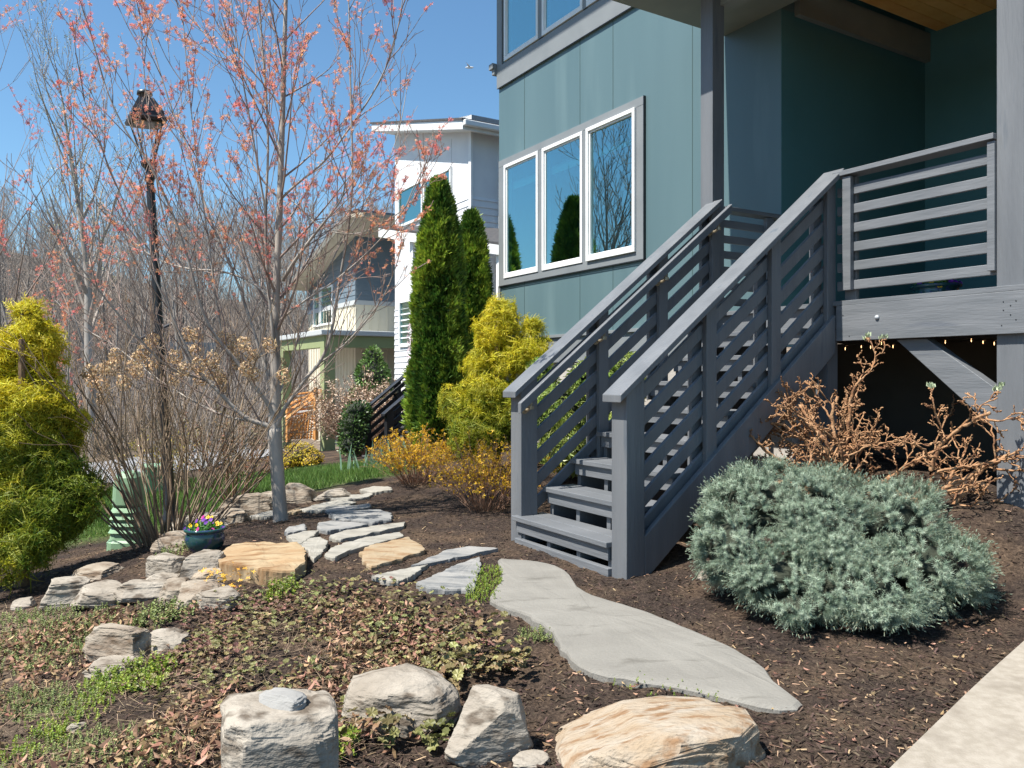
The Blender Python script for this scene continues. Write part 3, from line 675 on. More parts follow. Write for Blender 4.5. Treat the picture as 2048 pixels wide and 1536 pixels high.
# wooden stair: lattice panel, treads, rails
ws = empty('cedar_staircase', W(610, 880, 22.5)*[1,1,0]+[0,0,CZ-1.85], 'orange stained cedar staircase with lattice skirt beside the green porch column', 'staircase')
def P3(u, v, Y=22.6): return W(u, v, Y)
def bar(nm, pts, r, par, mt, sides=4): return MB().tube([np.array(p) for p in pts], r, sides).build(nm, mt, par)
for (u, v0, v1) in ((576, 800, 884), (632, 775, 880), (600, 795, 800)): bar('post', [P3(u, v1), P3(u, v0)], .07, ws, WR)
for k in range(3): bar('handrail', [P3(572, 838-k*13, 22.4+.2*k), P3(642, 784-k*2, 23.2+.2*k)], .045, ws, WR)
for k in range(7): bar('rail_slat', [P3(580, 790+k*8, 23.3), P3(634, 783+k*8, 23.9)], .03, ws, WR)
for k in range(7): bar('stair_tread', [P3(576+k*8, 872-k*11, 22.9), P3(600+k*7, 868-k*11, 23.9)], .06, ws, WR)
m = MB()
for k in range(9):
    m.tube([P3(578+k*6, 878, 22.7), P3(584+k*6, 878-42-k*2, 22.7)], .025, 4); m.tube([P3(578, 878-k*5, 22.72), P3(634, 873-k*5, 22.72)], .02, 4)
m.build('lattice_skirt', WR, ws)
# far house beyond the trees
fh = empty('distant_house', [-28, 60, g1(-28, 60)], 'small pale house far off between the bare trunks', 'house')
Kf = np.array([-27.0, 58.0]); zf = g1(-27, 58)
MB().box(0, 5, 0, 6, zf-1, zf+3.4, Kf).build('wall', pm('far_pale_wall', (.40,.42,.42)), fh)
poly3(m := MB(), [HF(-.4,-.4,zf+3.4,Kf), HF(-.4,6.4,zf+3.4,Kf), HF(2.5,6.4,zf+5,Kf), HF(2.5,-.4,zf+5,Kf)], (0,0,.15)); m.build('roof', SH, fh)
for a in (1, 2.6, 4.2): MB().box(-.03, -.001, a, a+.8, zf+1.2, zf+2.4, Kf).build('window', GL2, fh)

# ================================================================== STREET LAMP
Yl = 8.0; top = W(291, 215, Yl); bx_, by_ = (343-U0)/F*8.15, 8.15; bot = np.array([bx_, by_, g1(bx_, by_)])
dirn = (top-bot); Lh = np.linalg.norm(dirn); dv = dirn/Lh
lamp = empty('street_lamp', bot, 'black leaning street lamp with four sided lantern rising from the bare shrubs', 'street lamp')
Rl = basis(dv[None], np.array([0.6]))[0]
def LP(x, y, z): return bot+Rl@np.array([x, y, z])
def lath(nm, prof, mt=BLACKP, sides=16, smooth=True, phase=0.0):
    th = np.arange(sides)*2*pi/sides+phase; V = [LP(r*cos(t), r*sin(t), z) for r, z in prof for t in th]; n = len(prof)
    Fc = [(i*sides+j, i*sides+(j+1) % sides, (i+1)*sides+(j+1) % sides, (i+1)*sides+j) for i in range(n-1) for j in range(sides)]
    Fc += [tuple(range(sides))[::-1], tuple(range((n-1)*sides, n*sides))]
    return MB().add(V, Fc).build(nm, mt, lamp, smooth=smooth)
hp = Lh-.62    # pole top (below lantern)
lath('pole', [(.095,0),(.095,.12),(.07,.16),(.055,.5),(.048,.9),(.042,hp-.25),(.036,hp-.12),(.05,hp-.10),(.05,hp-.07),(.034,hp-.05),(.045,hp)])
lath('finial_cup', [(.045,hp+.001),(.075,hp+.03),(.085,hp+.07),(.06,hp+.09)], sides=12)
for k in range(4):
    t = pi/4+k*pi/2
    MB().tube([LP(.06*cos(t), .06*sin(t), hp+.06), LP(.18*cos(t), .18*sin(t), hp+.46)], .009, 5).build('lantern_bar', BLACKP, lamp)
lt = hp+.46
lath('lantern_cap', [(.235,lt),(.25,lt+.03),(.21,lt+.055),(.205,lt+.10),(.11,lt+.23),(.105,lt+.24)], sides=4, smooth=False, phase=pi/4)
lath('vent_top', [(.06,lt+.241),(.058,lt+.28),(.075,lt+.285),(.07,lt+.32),(.04,lt+.33)], sides=14)
lath('lens_plate', [(.19,lt-.02),(.19,lt-.001)], pm('amber_lens', (.12,.10,.07), rough=.3), sides=4, smooth=False, phase=pi/4)

# ================================================================== UTILITY PEDESTAL (green) and far transformer
PG = pm('sage_green_plastic', (.22,.36,.22), (.26,.40,.26), 5, .4, .05, 40)
pb = hit(258, 1092)[0]; pz = gs1(pb[0], pb[1])
ped = empty('utility_pedestal', [pb[0], pb[1], pz], 'pale green plastic utility pedestal with louvred ribs beside the golden cypress', 'pedestal')
sides = 20; 
def sq(r, z, e=.55):
    th = np.arange(sides)*2*pi/sides; c, s_ = np.cos(th), np.sin(th)
    return [[pb[0]+r*np.sign(a)*abs(a)**e, pb[1]+r*np.sign(b)*abs(b)**e, pz+z] for a, b in zip(c, s_)]
def ploft(nm, prof):
    V = sum([sq(r, z) for r, z in prof], []); n = len(prof)
    Fc = [(i*sides+j, i*sides+(j+1) % sides, (i+1)*sides+(j+1) % sides, (i+1)*sides+j) for i in range(n-1) for j in range(sides)]+[tuple(range(sides))[::-1], tuple(range((n-1)*sides, n*sides))]
    return MB().add(V, Fc).build(nm, PG, ped)
ploft('base_collar', [(.155,-.05),(.155,.05),(.14,.07)])
ploft('lower_shell', [(.135,.071),(.128,.12)]+sum([[(.128-.004*k,.12+.058*k+.002),(.145-.004*k,.12+.058*k+.012),(.124-.004*k,.12+.058*k+.05)] for k in range(4)], []))
ploft('upper_cover', [(.112,.353),(.118,.37),(.108,.55),(.10,.60),(.075,.64),(.0301,.655)])
tf = W(292, 978, 13.0); Kt = tf[:2]; zt = g1(*Kt)
tr = empty('transformer_box', [tf[0], tf[1], zt], 'green ground transformer box half hidden behind the bare hydrangea stems', 'transformer')
MB().box(0, .4, 0, .45, zt-.1, zt+.42, Kt).build('cabinet', PG, tr, bevel=.02); MB().box(-.03, .43, -.03, .48, zt+.421, zt+.47, Kt).build('lid', PG, tr, bevel=.02)

# ================================================================== FLOWER POTS
GLZ = pm('teal_blue_glaze', (.012,.045,.055), (.02,.08,.075), 9, .12, .05, 30, spec=.7, c3=(.03,.05,.12), s3=22, t3=(.55,.62))
SOIL = pm('dark_potting_soil', (.03,.02,.015), (.06,.04,.03), 40, .95, .5, 80)
LF = pm('fresh_green_leaf', (.05,.16,.02), (.09,.24,.03), 6, .5, isl=.4, trans=.25)
YEL = pm('yellow_petal', (.85,.55,.02), (.80,.45,.01), 30, .5, isl=.15, trans=.3)
PUR = pm('violet_petal', (.10,.015,.26), (.16,.03,.34), 30, .5, isl=.3, trans=.2)
MAG = pm('magenta_petal', (.35,.01,.17), (.45,.03,.25), 30, .5, isl=.2)
BLO = pm('dark_blotch', (.03,.005,.01))
leafT = np.array([[0,0,0],[.28,.35,.05],[.0,1,0.0],[-.28,.35,.05]]); leafF = np.array([[0,1,2,3]])
petT = []; petF = []
for k, (an, rr) in enumerate(((90,1),(150,.85),(30,.85),(210,.8),(330,.8))):
    t = rad(an); c = np.array([cos(t), sin(t)])*.5*rr; b_ = len(petT)
    for j in range(7): q_ = rad(j*360/7); petT.append([c[0]+.5*rr*cos(q_), c[1]+.5*rr*sin(q_), .02*k+.05*cos(q_-t)])
    petF.append(list(range(b_, b_+7)))
petT = np.array(petT); petF = np.array(petF)
blT = np.array([[.28*cos(t)*(1 if i % 2 else .45), .28*sin(t)*(1 if i % 2 else .45), .13] for i, t in enumerate(np.linspace(0, 2*pi, 10, endpoint=False))]); blF = np.array([list(range(10))])
def pot(name, label, c, r, hgt, seed, nf=26, far=False):
    R = rs(seed); P = empty(name, c, label, 'flower pot')
    k = r/.13
    prof = [(.07*k,0),(.085*k,.004),(.118*k,.045*k),(.130*k,.09*k),(.120*k,.13*k),(.118*k,.138*k),(.134*k,.145*k),(.136*k,.158*k),(.128*k,.165*k),(.112*k,.150*k),(.10*k,.135*k)]
    MB().lathe(prof, c, 32).build('pot', GLZ, P, smooth=True)
    MB().lathe([(.10*k,.128*k),(.101*k,.142*k)], c, 20).build('soil', SOIL, P)
    n = 260; d = rdir(R, n); d[:, 2] = abs(d[:, 2])*.7+.1; rr = R.uniform(.2, 1, n)**.5
    pos = np.array(c)+np.stack([d[:, 0]*.125*k*rr, d[:, 1]*.125*k*rr, .15*k+.07*k*R.uniform(0, 1, n)*(1.1-rr*.6)], 1)
    MB().inst(leafT, leafF, pos, basis(d+rdir(R, n)*.5, R.uniform(0, 6, n)), R.uniform(.018, .034, n)*k).build('leaves', LF, P)
    for i in range(nf):
        an = i*2.39996; q_ = sqrt((i+.5)/nf)
        pp = np.array(c)+np.array([cos(an)*.13*k*q_, sin(an)*.13*k*q_, (.20+.035*R.rand()-.07*q_**2)*k])
        dd = np.array([cos(an)*.6*q_-.35, sin(an)*.6*q_-.75, .55])[None]; Rm = basis(dd, np.array([R.uniform(-.3, .3)]))
        kind = R.rand(); mt = YEL if kind < .5 else (PUR if kind < .85 else MAG)
        m = MB().inst(petT, petF, pp[None], Rm, np.array([.018*k]))
        if mt is YEL: m.inst(blT, blF, pp[None], Rm, np.array([.018*k]), mi=1)
        m.build('pansy', [mt, BLO], P)
pc_ = hit(410, 1104)[0]; pc_[2] = gs1(pc_[0], pc_[1])-.005
pot('flower_pot', 'glazed teal ceramic pot of yellow and violet pansies on the stone bed edge', pc_, .132, .17, 3)
pq = HF(.75, a_of(1872, .75), DZ+.001)
pot('porch_flower_pot', 'shaded pot of yellow pansies on the porch deck behind the railing', pq, .19, .2, 8, 30)
# ================================================================== STONES
def stone_mat(nm, c1, c2, c3, s=3.0, b=.5, bs=22, st=None, t3=(.5,.68)):
    return pm(nm, c1, c2, s, .85, b, bs, c3=c3, s3=s*1.7, t3=t3, spec=.25, dist=.012, stretch=st)
ST_GREY = stone_mat('grey_flagstone', (.205,.205,.2), (.29,.28,.265), (.14,.145,.15), st=(1,2.5,1,.6))
ST_CREAM = stone_mat('cream_flagstone', (0.290,0.271,0.231), (0.343,0.323,0.284), (0.224,0.211,0.185), st=(1,2.5,1,.6))
ST_ORG = stone_mat('orange_flagstone', (.31,.22,.13), (.34,.275,.19), (.24,.145,.075), st=(1,3,1,.6))
ST_SLAB = stone_mat('smooth_grey_slab', (.205,.193,.172), (.235,.222,.198), (.15,.14,.122), s=2.2, b=.4, bs=60, st=(1,3,1,.55), t3=(.6,.72))
RK_A = stone_mat('pale_fieldstone', (.245,.21,.17), (.34,.30,.25), (.12,.095,.072), 5, 1.0, 26, t3=(.54,.66), st=(1,1.6,2.2,.5))
RK_B = stone_mat('brown_fieldstone', (.24,.19,.145), (.32,.275,.22), (.13,.09,.06), 5, 1.0, 26, st=(1,1.6,2.6,.3))
RK_O = stone_mat('orange_streaked_stone', (.31,.235,.16), (.35,.30,.24), (.22,.13,.07), 6, 1.0, 30, st=(1,2.2,1.5,.9), t3=(.52,.66))
RK_O2 = stone_mat('rust_topped_flat_stone', (.30,.19,.10), (.36,.275,.17), (.20,.11,.05), 3, .8, 14, st=(.8,3.5,1,-.2))
def slab(name, poly, th, mt, label, cat='stepping stone', group='flat stones of the garden path', lift=.022, seed=0, rough=.006, dome=0.0):
    P = hit([p[0] for p in poly], [p[1] for p in poly])[:, :2]
    # subdivide outline with jitter
    R = rs(seed); out = []; n = len(P)
    per = np.linalg.norm(np.roll(P, -1, 0)-P, axis=1).sum(); step = max(.012, per/90)
    for i in range(n):
        a, b = P[i], P[(i+1) % n]; k = max(1, int(np.linalg.norm(b-a)/step))
        for j in range(k): out.append(a+(b-a)*j/k)
    out = np.array(out); c = out.mean(0)
    out = (np.roll(out, 1, 0)+out*2+np.roll(out, -1, 0))/4
    nn = fbm(np.c_[out*22, np.full(len(out), seed)], seed, 3)[:, None]; dd = out-c; dd /= np.linalg.norm(dd, axis=1)[:, None]
    out = out+dd*(nn*.014+fbm(np.c_[out*60, np.full(len(out), seed)], seed+3, 2)[:, None]*.005)
    m = len(out); rings = [1.0, .985, .93, .8, .6, .4, .2]; V = []
    zc = G(out[:, 0], out[:, 1]).mean(); gx_, gy_ = np.polyfit(out[:, 0]-c[0], G(out[:, 0], out[:, 1]), 1)[0]*0, 0
    A = np.c_[out-c, np.ones(m)]; co = np.linalg.lstsq(A, G(out[:, 0], out[:, 1]), rcond=None)[0]
    pl = lambda q_: (q_-c)@co[:2]+co[2]
    hts = [-.012, -.002, .0, .001, .001, .0, 0]
    V.append(np.c_[out, pl(out)+lift-th])
    for r_, h_ in zip(rings, hts):
        q_ = c+(out-c)*r_; z_ = pl(q_)+lift+h_+fbm(np.c_[q_*7, np.full(m, seed*3.1)], 2, 4)*rough+dome*(1-r_**2)
        V.append(np.c_[q_, z_])
    V.append(np.array([[c[0], c[1], pl(c[None])[0]+lift+dome]])); V = np.concatenate(V); nr = len(rings)+1
    i = np.arange(nr-1)[:, None]*m; j = np.arange(m)[None]; Q = np.stack([i+j, i+(j+1) % m, i+m+(j+1) % m, i+m+j], -1).reshape(-1, 4)
    FF = {4: Q, 3: np.stack([(nr-1)*m+np.arange(m), (nr-1)*m+(np.arange(m)+1) % m, np.full(m, nr*m)], 1)}
    # orientation check
    ar = np.sum(out[:, 0]*np.roll(out[:, 1], -1)-np.roll(out[:, 0], -1)*out[:, 1])
    if ar < 0: FF = {k: v[:, ::-1] for k, v in FF.items()}
    mb = MB(); 
    for k, v in FF.items():
        pass
    mb.V.append(V); mb.A.setdefault('t', []).append(np.zeros(len(V))); mb.n = len(V)
    for k, v in FF.items(): mb.F.setdefault(k, []).append((v, 0))
    o = mb.build(name, mt); recenter(o); tag(o, label, cat, group); return o
slab('stone_slab', [(995,1120),(1060,1128),(1110,1140),(1138,1160),(1144,1185),(1200,1213),(1290,1240),(1400,1283),(1480,1318),(1532,1350),(1546,1376),(1582,1396),(1612,1420),(1604,1427),(1560,1431),(1480,1412),(1400,1392),(1290,1378),(1180,1360),(1150,1345),(1122,1312),(1105,1282),(1060,1247),(1000,1222),(970,1210),(990,1190),(1003,1160)],
     .08, ST_SLAB, 'largest smooth pale grey stone slab sweeping from the bottom step to the concrete walk', lift=.035, seed=1, rough=.004)
SS = [
 ([(845,1170),(880,1150),(925,1132),(960,1122),(962,1140),(948,1188),(905,1189),(860,1187),(828,1176)], ST_GREY, 'triangular dark grey flagstone right beside the green weed tuft and big slab'),
 ([(820,1140),(850,1125),(890,1108),(940,1100),(1000,1104),(960,1113),(900,1124),(845,1137)], ST_GREY, 'thin curved blue-grey flagstone above the triangular grey flagstone'),
 ([(742,1160),(790,1150),(858,1137),(828,1157),(797,1173),(765,1170)], ST_CREAM, 'small pale wedge flagstone left of the triangular dark grey flagstone'),
 ([(720,1112),(737,1098),(800,1085),(818,1078),(824,1086),(850,1102),(848,1109),(790,1128),(742,1141),(727,1130)], ST_ORG, 'orange tan oblong flagstone in the middle of the path'),
 ([(648,1118),(662,1104),(690,1092),(725,1083),(800,1070),(808,1079),(770,1090),(700,1108),(670,1123)], ST_CREAM, 'long cream flagstone directly above the orange oblong flagstone'),
 ([(658,1078),(690,1068),(745,1059),(812,1050),(808,1057),(770,1068),(720,1078),(680,1085)], ST_CREAM, 'long narrow cream flagstone, second above the orange oblong flagstone'),
 ([(632,1062),(638,1052),(665,1047),(700,1049),(735,1056),(700,1062),(655,1068)], ST_GREY, 'oval grey flagstone under the tree shadow, left of the narrow cream one'),
 ([(655,1034),(690,1028),(760,1024),(782,1032),(785,1045),(745,1052),(710,1046),(672,1042)], ST_GREY, 'broad grey flagstone crossed by branch shadows, largest of the upper path'),
 ([(648,1024),(690,1017),(740,1012),(743,1019),(700,1028),(660,1031)], ST_GREY, 'thin grey strip flagstone just above the broad shadowed one'),
 ([(598,1026),(640,1012),(690,1003),(715,1010),(690,1019),(640,1027)], ST_CREAM, 'tan wide flagstone right of the trunk near the lawn edge stones'),
 ([(660,1003),(700,994),(745,990),(742,997),(700,1004),(675,1007)], ST_CREAM, 'small cream flagstone, nearest the lawn edge boulder'),
 ([(718,984),(745,977),(778,978),(786,984),(745,990)], ST_CREAM, 'farthest pale flagstone of the path, beside the left spirea'),
 ([(500,1038),(540,1026),(556,1026),(553,1036),(530,1041)], ST_CREAM, 'small flat cream stone touching the left of the tree trunk'),
 ([(568,1030),(600,1021),(606,1024),(590,1031)], ST_ORG, 'tiny tan flagstone touching the right of the tree trunk'),
 ([(570,1068),(578,1059),(608,1054),(613,1058),(611,1066),(574,1073)], ST_GREY, 'small squarish grey stone, upper of the three left path stones'),
 ([(575,1078),(608,1068),(638,1067),(620,1084),(600,1096),(588,1094)], ST_CREAM, 'tapering cream stone, middle of the three left path stones'),
 ([(602,1094),(614,1082),(640,1079),(655,1090),(645,1112),(628,1126),(618,1120),(616,1108),(602,1106)], ST_CREAM, 'keyhole shaped cream stone, lowest of the three left path stones'),
]
for i, (pl_, mt, lb) in enumerate(SS): slab('stepping_stone', pl_, .07, mt, lb, seed=10+i, lift=.028)
slab('flat_boulder', [(430,1138),(452,1122),(478,1112),(500,1107),(540,1112),(600,1116),(613,1128),(611,1148),(592,1166),(545,1172),(500,1166),(460,1158),(434,1150)], .14, RK_O2, 'wide flat rust orange boulder beside the flower pot', 'boulder', None, lift=.09, seed=44, rough=.012)
# ---- rocks
def cube_sphere(n):
    V = []; Fc = []; g_ = np.linspace(-1, 1, n+1); g_ = np.tan(g_*pi/4)
    for ax in range(3):
        for sg in (-1, 1):
            A, B = np.meshgrid(g_, g_); P = np.zeros((n+1, n+1, 3)); P[..., ax] = sg; P[..., (ax+1) % 3] = A*sg; P[..., (ax+2) % 3] = B
            o_ = len(V); V += list(P.reshape(-1, 3)); i = np.arange((n+1)**2).reshape(n+1, n+1)+o_
            Fc.append(np.stack([i[:-1, :-1], i[:-1, 1:], i[1:, 1:], i[1:, :-1]], -1).reshape(-1, 4))
    V = np.array(V); V = V/np.linalg.norm(V, axis=1)[:, None]; Fc = np.concatenate(Fc)
    key = {}; mp = np.zeros(len(V), int); U = []
    for i, k in enumerate(map(tuple, np.round(V*1e4).astype(int))):
        if k not in key: key[k] = len(U); U.append(V[i])
        mp[i] = key[k]
    return np.array(U), mp[Fc]
CS = cube_sphere(26); CSs = cube_sphere(12)
def rock(name, c, dims, mt, label, seed, group=None, rz=0.0, tilt=(0,0), box=.45, cuts=9, cat='rock', sink=.18, rough=.05, hi=True, cut=(.62,.92)):
    V, Fc = CS if hi else CSs; R = rs(seed); V = V.copy()
    V = np.sign(V)*np.abs(V)**box; V /= np.abs(V).max()
    for k in range(cuts):
        n = rdir(R, 1)[0]; n[2] = n[2]*.7 if n[2] > -.2 else -n[2]*.5; n /= np.linalg.norm(n); sup = (V@n).max(); d = sup*R.uniform(*cut)
        ex = np.maximum(V@n-d, 0); V = V-ex[:, None]*n*.97
    V = V+0*V
    nrm = V/np.linalg.norm(V, axis=1)[:, None]
    ly = fbm(V*np.array([1.2,1.2,9.])+seed, seed+9, 3)[:, None]
    V = V*(1+fbm(V*1.4+seed, seed, 3)[:, None]*rough+fbm(V*6+seed, seed+5, 3)[:, None]*rough*.35+np.round(ly*2.5)/2.5*rough*.5)
    V = V*np.array(dims)/2
    cz, sz = cos(rz), sin(rz); tx, ty = tilt
    Rx = np.array([[1,0,0],[0,cos(tx),-sin(tx)],[0,sin(tx),cos(tx)]]); Ry = np.array([[cos(ty),0,sin(ty)],[0,1,0],[-sin(ty),0,cos(ty)]]); Rz = np.array([[cz,-sz,0],[sz,cz,0],[0,0,1]])
    V = V@(Rz@Rx@Ry).T
    V = V+np.array(c)+[0, 0, dims[2]*(.5-sink)]
    m = MB(); m.add(V, Fc); o = m.build(name, mt, smooth=False); recenter(o)
    o.data.polygons.foreach_set('use_smooth', np.ones(len(o.data.polygons), bool))
    try: o.data.set_sharp_from_angle(angle=rad(18))
    except Exception: pass
    tag(o, label, cat, group); return o
GRP = 'edging rocks around the mulch bed'
RL = [ # u centre, v base, w px, h px, material, label, box, depth factor
 (491,1036,88,46,RK_B,'blocky tan boulder left of the tree trunk at the lawn edge',.5,.8),
 (540,1018,46,32,RK_B,'small brown rock wedged between two boulders left of the trunk',.6,.8),
 (596,1006,58,36,RK_B,'olive brown block right of the trunk at the lawn edge',.45,.7),
 (668,1000,70,22,RK_A,'low pale rounded rock at the lawn edge right of the trunk',.8,.8),
 (408,1062,120,36,RK_A,'long low tan rock behind the pansy pot',.7,.6),
 (468,1048,60,34,RK_B,'grooved brown rock right behind the pansy pot',.6,.7),
 (364,1090,62,28,RK_B,'grey brown rock just left of the pansy pot',.6,.8),
 (340,1104,56,28,RK_B,'flat layered brown rock, left of the pot and above the white blocks',.55,.8),
 (306,1150,24,38,RK_A,'narrow upright rock at the left end of the white blocks',.6,.8),
 (343,1158,66,46,RK_A,'left white angular block in front of the pot',.5,.9),
 (400,1160,74,50,RK_A,'right white angular block in front of the pot',.5,.9),
 (330,1174,60,26,RK_A,'low cream rock under the left white block',.6,.8),
 (420,1165,60,24,RK_O,'small orange stained rock touching the flat boulder',.7,.8),
 (295,1200,112,34,RK_A,'long flat white rock below the angular blocks',.6,.7),
 (356,1208,62,46,RK_B,'brown rounded block right of the long flat white rock',.55,.8),
 (405,1214,98,42,RK_B,'pinkish brown oblong rock behind the white mossy one',.6,.7),
 (440,1222,84,36,RK_A,'white rock with orange flowers hanging over it',.6,.8),
 (208,1210,102,36,RK_A,'split white rock, second from the left in the row',.6,.8),
 (140,1212,96,54,RK_A,'bulky pale boulder near the golden cypress',.7,.8),
 (196,1158,86,26,RK_B,'flat grey rock lying in mulch beside the golden cypress',.7,.9),
 (50,1216,40,22,RK_A,'small white rock left of the bulky pale boulder',.7,.9),
 (240,1322,124,62,RK_B,'dark jagged leaning rock in the lower left ground cover',.55,.55),
 (328,1306,82,34,RK_A,'round white rock right of the jagged leaning rock',.75,.8),
 (226,1352,96,26,RK_A,'low white slab under the jagged leaning rock',.6,.8),
 (240,1090,26,12,RK_A,'small pale stone in the shade by the green pedestal',.7,.9),
 (1410,1160,26,18,RK_A,'small white stone left of the blue spruce',.75,.9),
 (1060,1540,70,22,RK_A,'small cream rock at the bottom edge between the two big stones',.7,.8),
 (152,1468,28,14,RK_A,'tiny white stone among the sedum at lower left',.7,.9),
]
for i, (u, v, wp, hp_, mt, lb, bxx, df) in enumerate(RL):
    h_ = hit(u, v)[0]; s_ = h_[1]/F; wd_ = wp*s_; ht = hp_*s_; dp = wd_*df
    # the base line in the picture is the front foot of the rock
    c = [h_[0]*(1+dp*.38/h_[1]), h_[1]+dp*.38, 0]; c[2] = gs1(c[0], c[1]); ht = max(ht-dp*.38*.16, ht*.75)
    rock('edging_rock', c, (wd_*1.16, dp*1.15, ht*1.28), mt, lb, 100+i, GRP if v < 1230 else None, rz=(rs(i).rand()-.5)*.7, box=bxx*.75, hi=wp > 40, cuts=13, rough=.07, cut=(.66,.95))
# big foreground stones
def P0(u, Y, dz=0): x = (u-U0)/F*Y; return [x, Y, gs1(x, Y)+dz]
zg = gs1(-.70, 2.28)
o = rock('standing_stone', [-.675, 2.3, zg-.05], (.32, .27, .40), RK_A, 'tall square pale standing stone with a smaller stone on its top', 211, rz=.35, box=.22, cuts=11, sink=.05, rough=.05, cut=(.80,.97))
topz = max((o.matrix_world @ v.co).z if False else v.co.z for v in o.data.vertices)+o.location.z
rock('cap_stone', [-.685, 2.31, topz-.03], (.175, .095, .052), ST_GREY, 'thin grey wedge stone lying on top of the tall standing stone', 215, rz=-.35, box=.6, cuts=7, sink=.02, rough=.06)
rock('pyramid_rock', P0(980, 2.64, -.03), (.36, .30, .30), RK_A, 'pale grey pyramid shaped rock with leaf shadows in the lower middle', 222, rz=.5, box=1.15, cuts=8, sink=.15, rough=.05, cut=(.55,.85))
rock('weathered_rock', P0(800, 2.95, -.02), (.46, .34, .25), RK_A, 'broad brown and white weathered rock overgrown by creeping leaves', 231, rz=-.3, box=.75, cuts=9, sink=.2, rough=.05)
rock('slanted_boulder', P0(1330, 2.52, -.05), (.70, .52, .36), RK_O, 'largest orange streaked boulder at the bottom edge right of centre', 249, rz=-.10, tilt=(.16,.10), box=.30, cuts=16, sink=.42, rough=.05, cut=(.66,.96), cat='boulder')
# ================================================================== BRANCHING
def frame(d):
    d = d/np.linalg.norm(d); u = np.array([0, 0, 1.0]) if abs(d[2]) < .9 else np.array([1.0, 0, 0]); a = np.cross(d, u); a /= np.linalg.norm(a); return a, np.cross(a, d)
class Tree:
    """list of branch polylines with radii; blossom anchor points with directions"""
    def __init__(s, seed): s.R = rs(seed); s.B = []; s.tips = []
    def branch(s, p, d, L, r, lvl, up=.25, wob=.12, n=None, kids=(5, 4, 3), ang=(.45, .8), lr=.55, rr=.5, start=.25, rmin=.0022, endr=.25, tipkeep=True, maxlvl=3, kidfn=None):
        R = s.R; n = n or max(3, min(9, int(L/.12)+2)); P = [np.array(p, float)]; d = np.array(d, float)/np.linalg.norm(d)
        for i in range(n-1):
            d = d+R.normal(size=3)*wob/sqrt(n)+np.array([0, 0, up/n]); d /= np.linalg.norm(d); P.append(P[-1]+d*L/(n-1))
        P = np.array(P); rad_ = np.maximum(r*(1-(1-endr)*np.linspace(0, 1, n)), rmin)
        s.B.append((P, rad_, lvl)); 
        if lvl >= maxlvl or (kidfn is None and kids[min(lvl, len(kids)-1)] == 0): s.tips.append((P, lvl)); return P
        k = kids[min(lvl, len(kids)-1)]; ph = R.uniform(0, 6.28)
        for i in range(k):
            t = start+(1-start)*(i+R.uniform(.1, .9))/k; x = t*(n-1); j = min(int(x), n-2); f = x-j
            q = P[j]*(1-f)+P[j+1]*f; dd = P[j+1]-P[j]; dd /= np.linalg.norm(dd); a, b = frame(dd); ph += 2.4+R.uniform(-.4, .4); th = R.uniform(*ang)
            nd = dd*cos(th)+(a*cos(ph)+b*sin(ph))*sin(th); rr_ = (rad_[j]*(1-f)+rad_[j+1]*f)*rr*R.uniform(.8, 1.1)
            s.branch(q, nd, L*lr*R.uniform(.6, 1.15)*(1.15-.5*t), rr_, lvl+1, up, wob, None, kids, ang, lr, rr, start, rmin, endr, tipkeep, maxlvl)
        s.tips.append((P[-3:], lvl)); return P
    def mesh(s, m=None, lv=None, sides=(8, 6, 4, 3)):
        m = m or MB()
        for P, r, l in s.B:
            if lv is None or l in lv: m.tube(P, r, sides[min(l, len(sides)-1)], cap=False)
        return m
    def anchors(s, n, lvls=(2, 3)):
        c = [P for P, l in s.tips if l in lvls]; R = s.R; out = []; D = []
        L = np.array([np.linalg.norm(P[-1]-P[0]) for P in c]); L /= L.sum()
        for i in R.choice(len(c), n, p=L):
            P = c[i]; x = R.uniform(0, len(P)-1.001); j = int(x); out.append(P[j]+(P[j+1]-P[j])*(x-j)); D.append(P[j+1]-P[j])
        return np.array(out), np.array(D)
BARK = pm('smooth_grey_bark', (.30,.26,.225), (.40,.355,.31), 9, .8, .4, 50, stretch=(1,1,.35), c3=(.17,.145,.12), s3=5, t3=(.58,.72), dist=.004)
TWIG = pm('reddish_grey_twig', (.24,.165,.14), (.33,.25,.21), 6, .7)
BLOS = pm('salmon_blossom', (.84,.38,.21), (.88,.50,.24), 3, .6, isl=.3, trans=.45, tone=(.78,.22,.21))
# blossom template: drooping star of narrow petals
bt = []; bf = []
for k in range(7):
    t = k*2*pi/7; c_, s__ = cos(t), sin(t); r0, r1, w_ = .12, 1.0, .17; b_ = len(bt); dz = (-.35 if k % 2 else .15)
    bt += [[0,0,0],[r1*.55*c_-w_*s__, r1*.55*s__+w_*c_, dz*.4],[r1*c_, r1*s__, dz],[r1*.55*c_+w_*s__, r1*.55*s__-w_*c_, dz*.4]]; bf.append([b_, b_+1, b_+2, b_+3])
BT = np.array(bt); BF = np.array(bf)
def px_line(pts, Y0, Y1): 
    n = len(pts); return np.array([W(p[0], p[1], Y0+(Y1-Y0)*i/(n-1)) for i, p in enumerate(pts)])
def smooth_line(P, k=4):
    t = np.linspace(0, len(P)-1, (len(P)-1)*k+1); Q = np.stack([np.interp(t, range(len(P)), P[:, j]) for j in range(3)], 1)
    for _ in range(3): Q[1:-1] = (Q[:-2]+2*Q[1:-1]+Q[2:])/4
    return Q
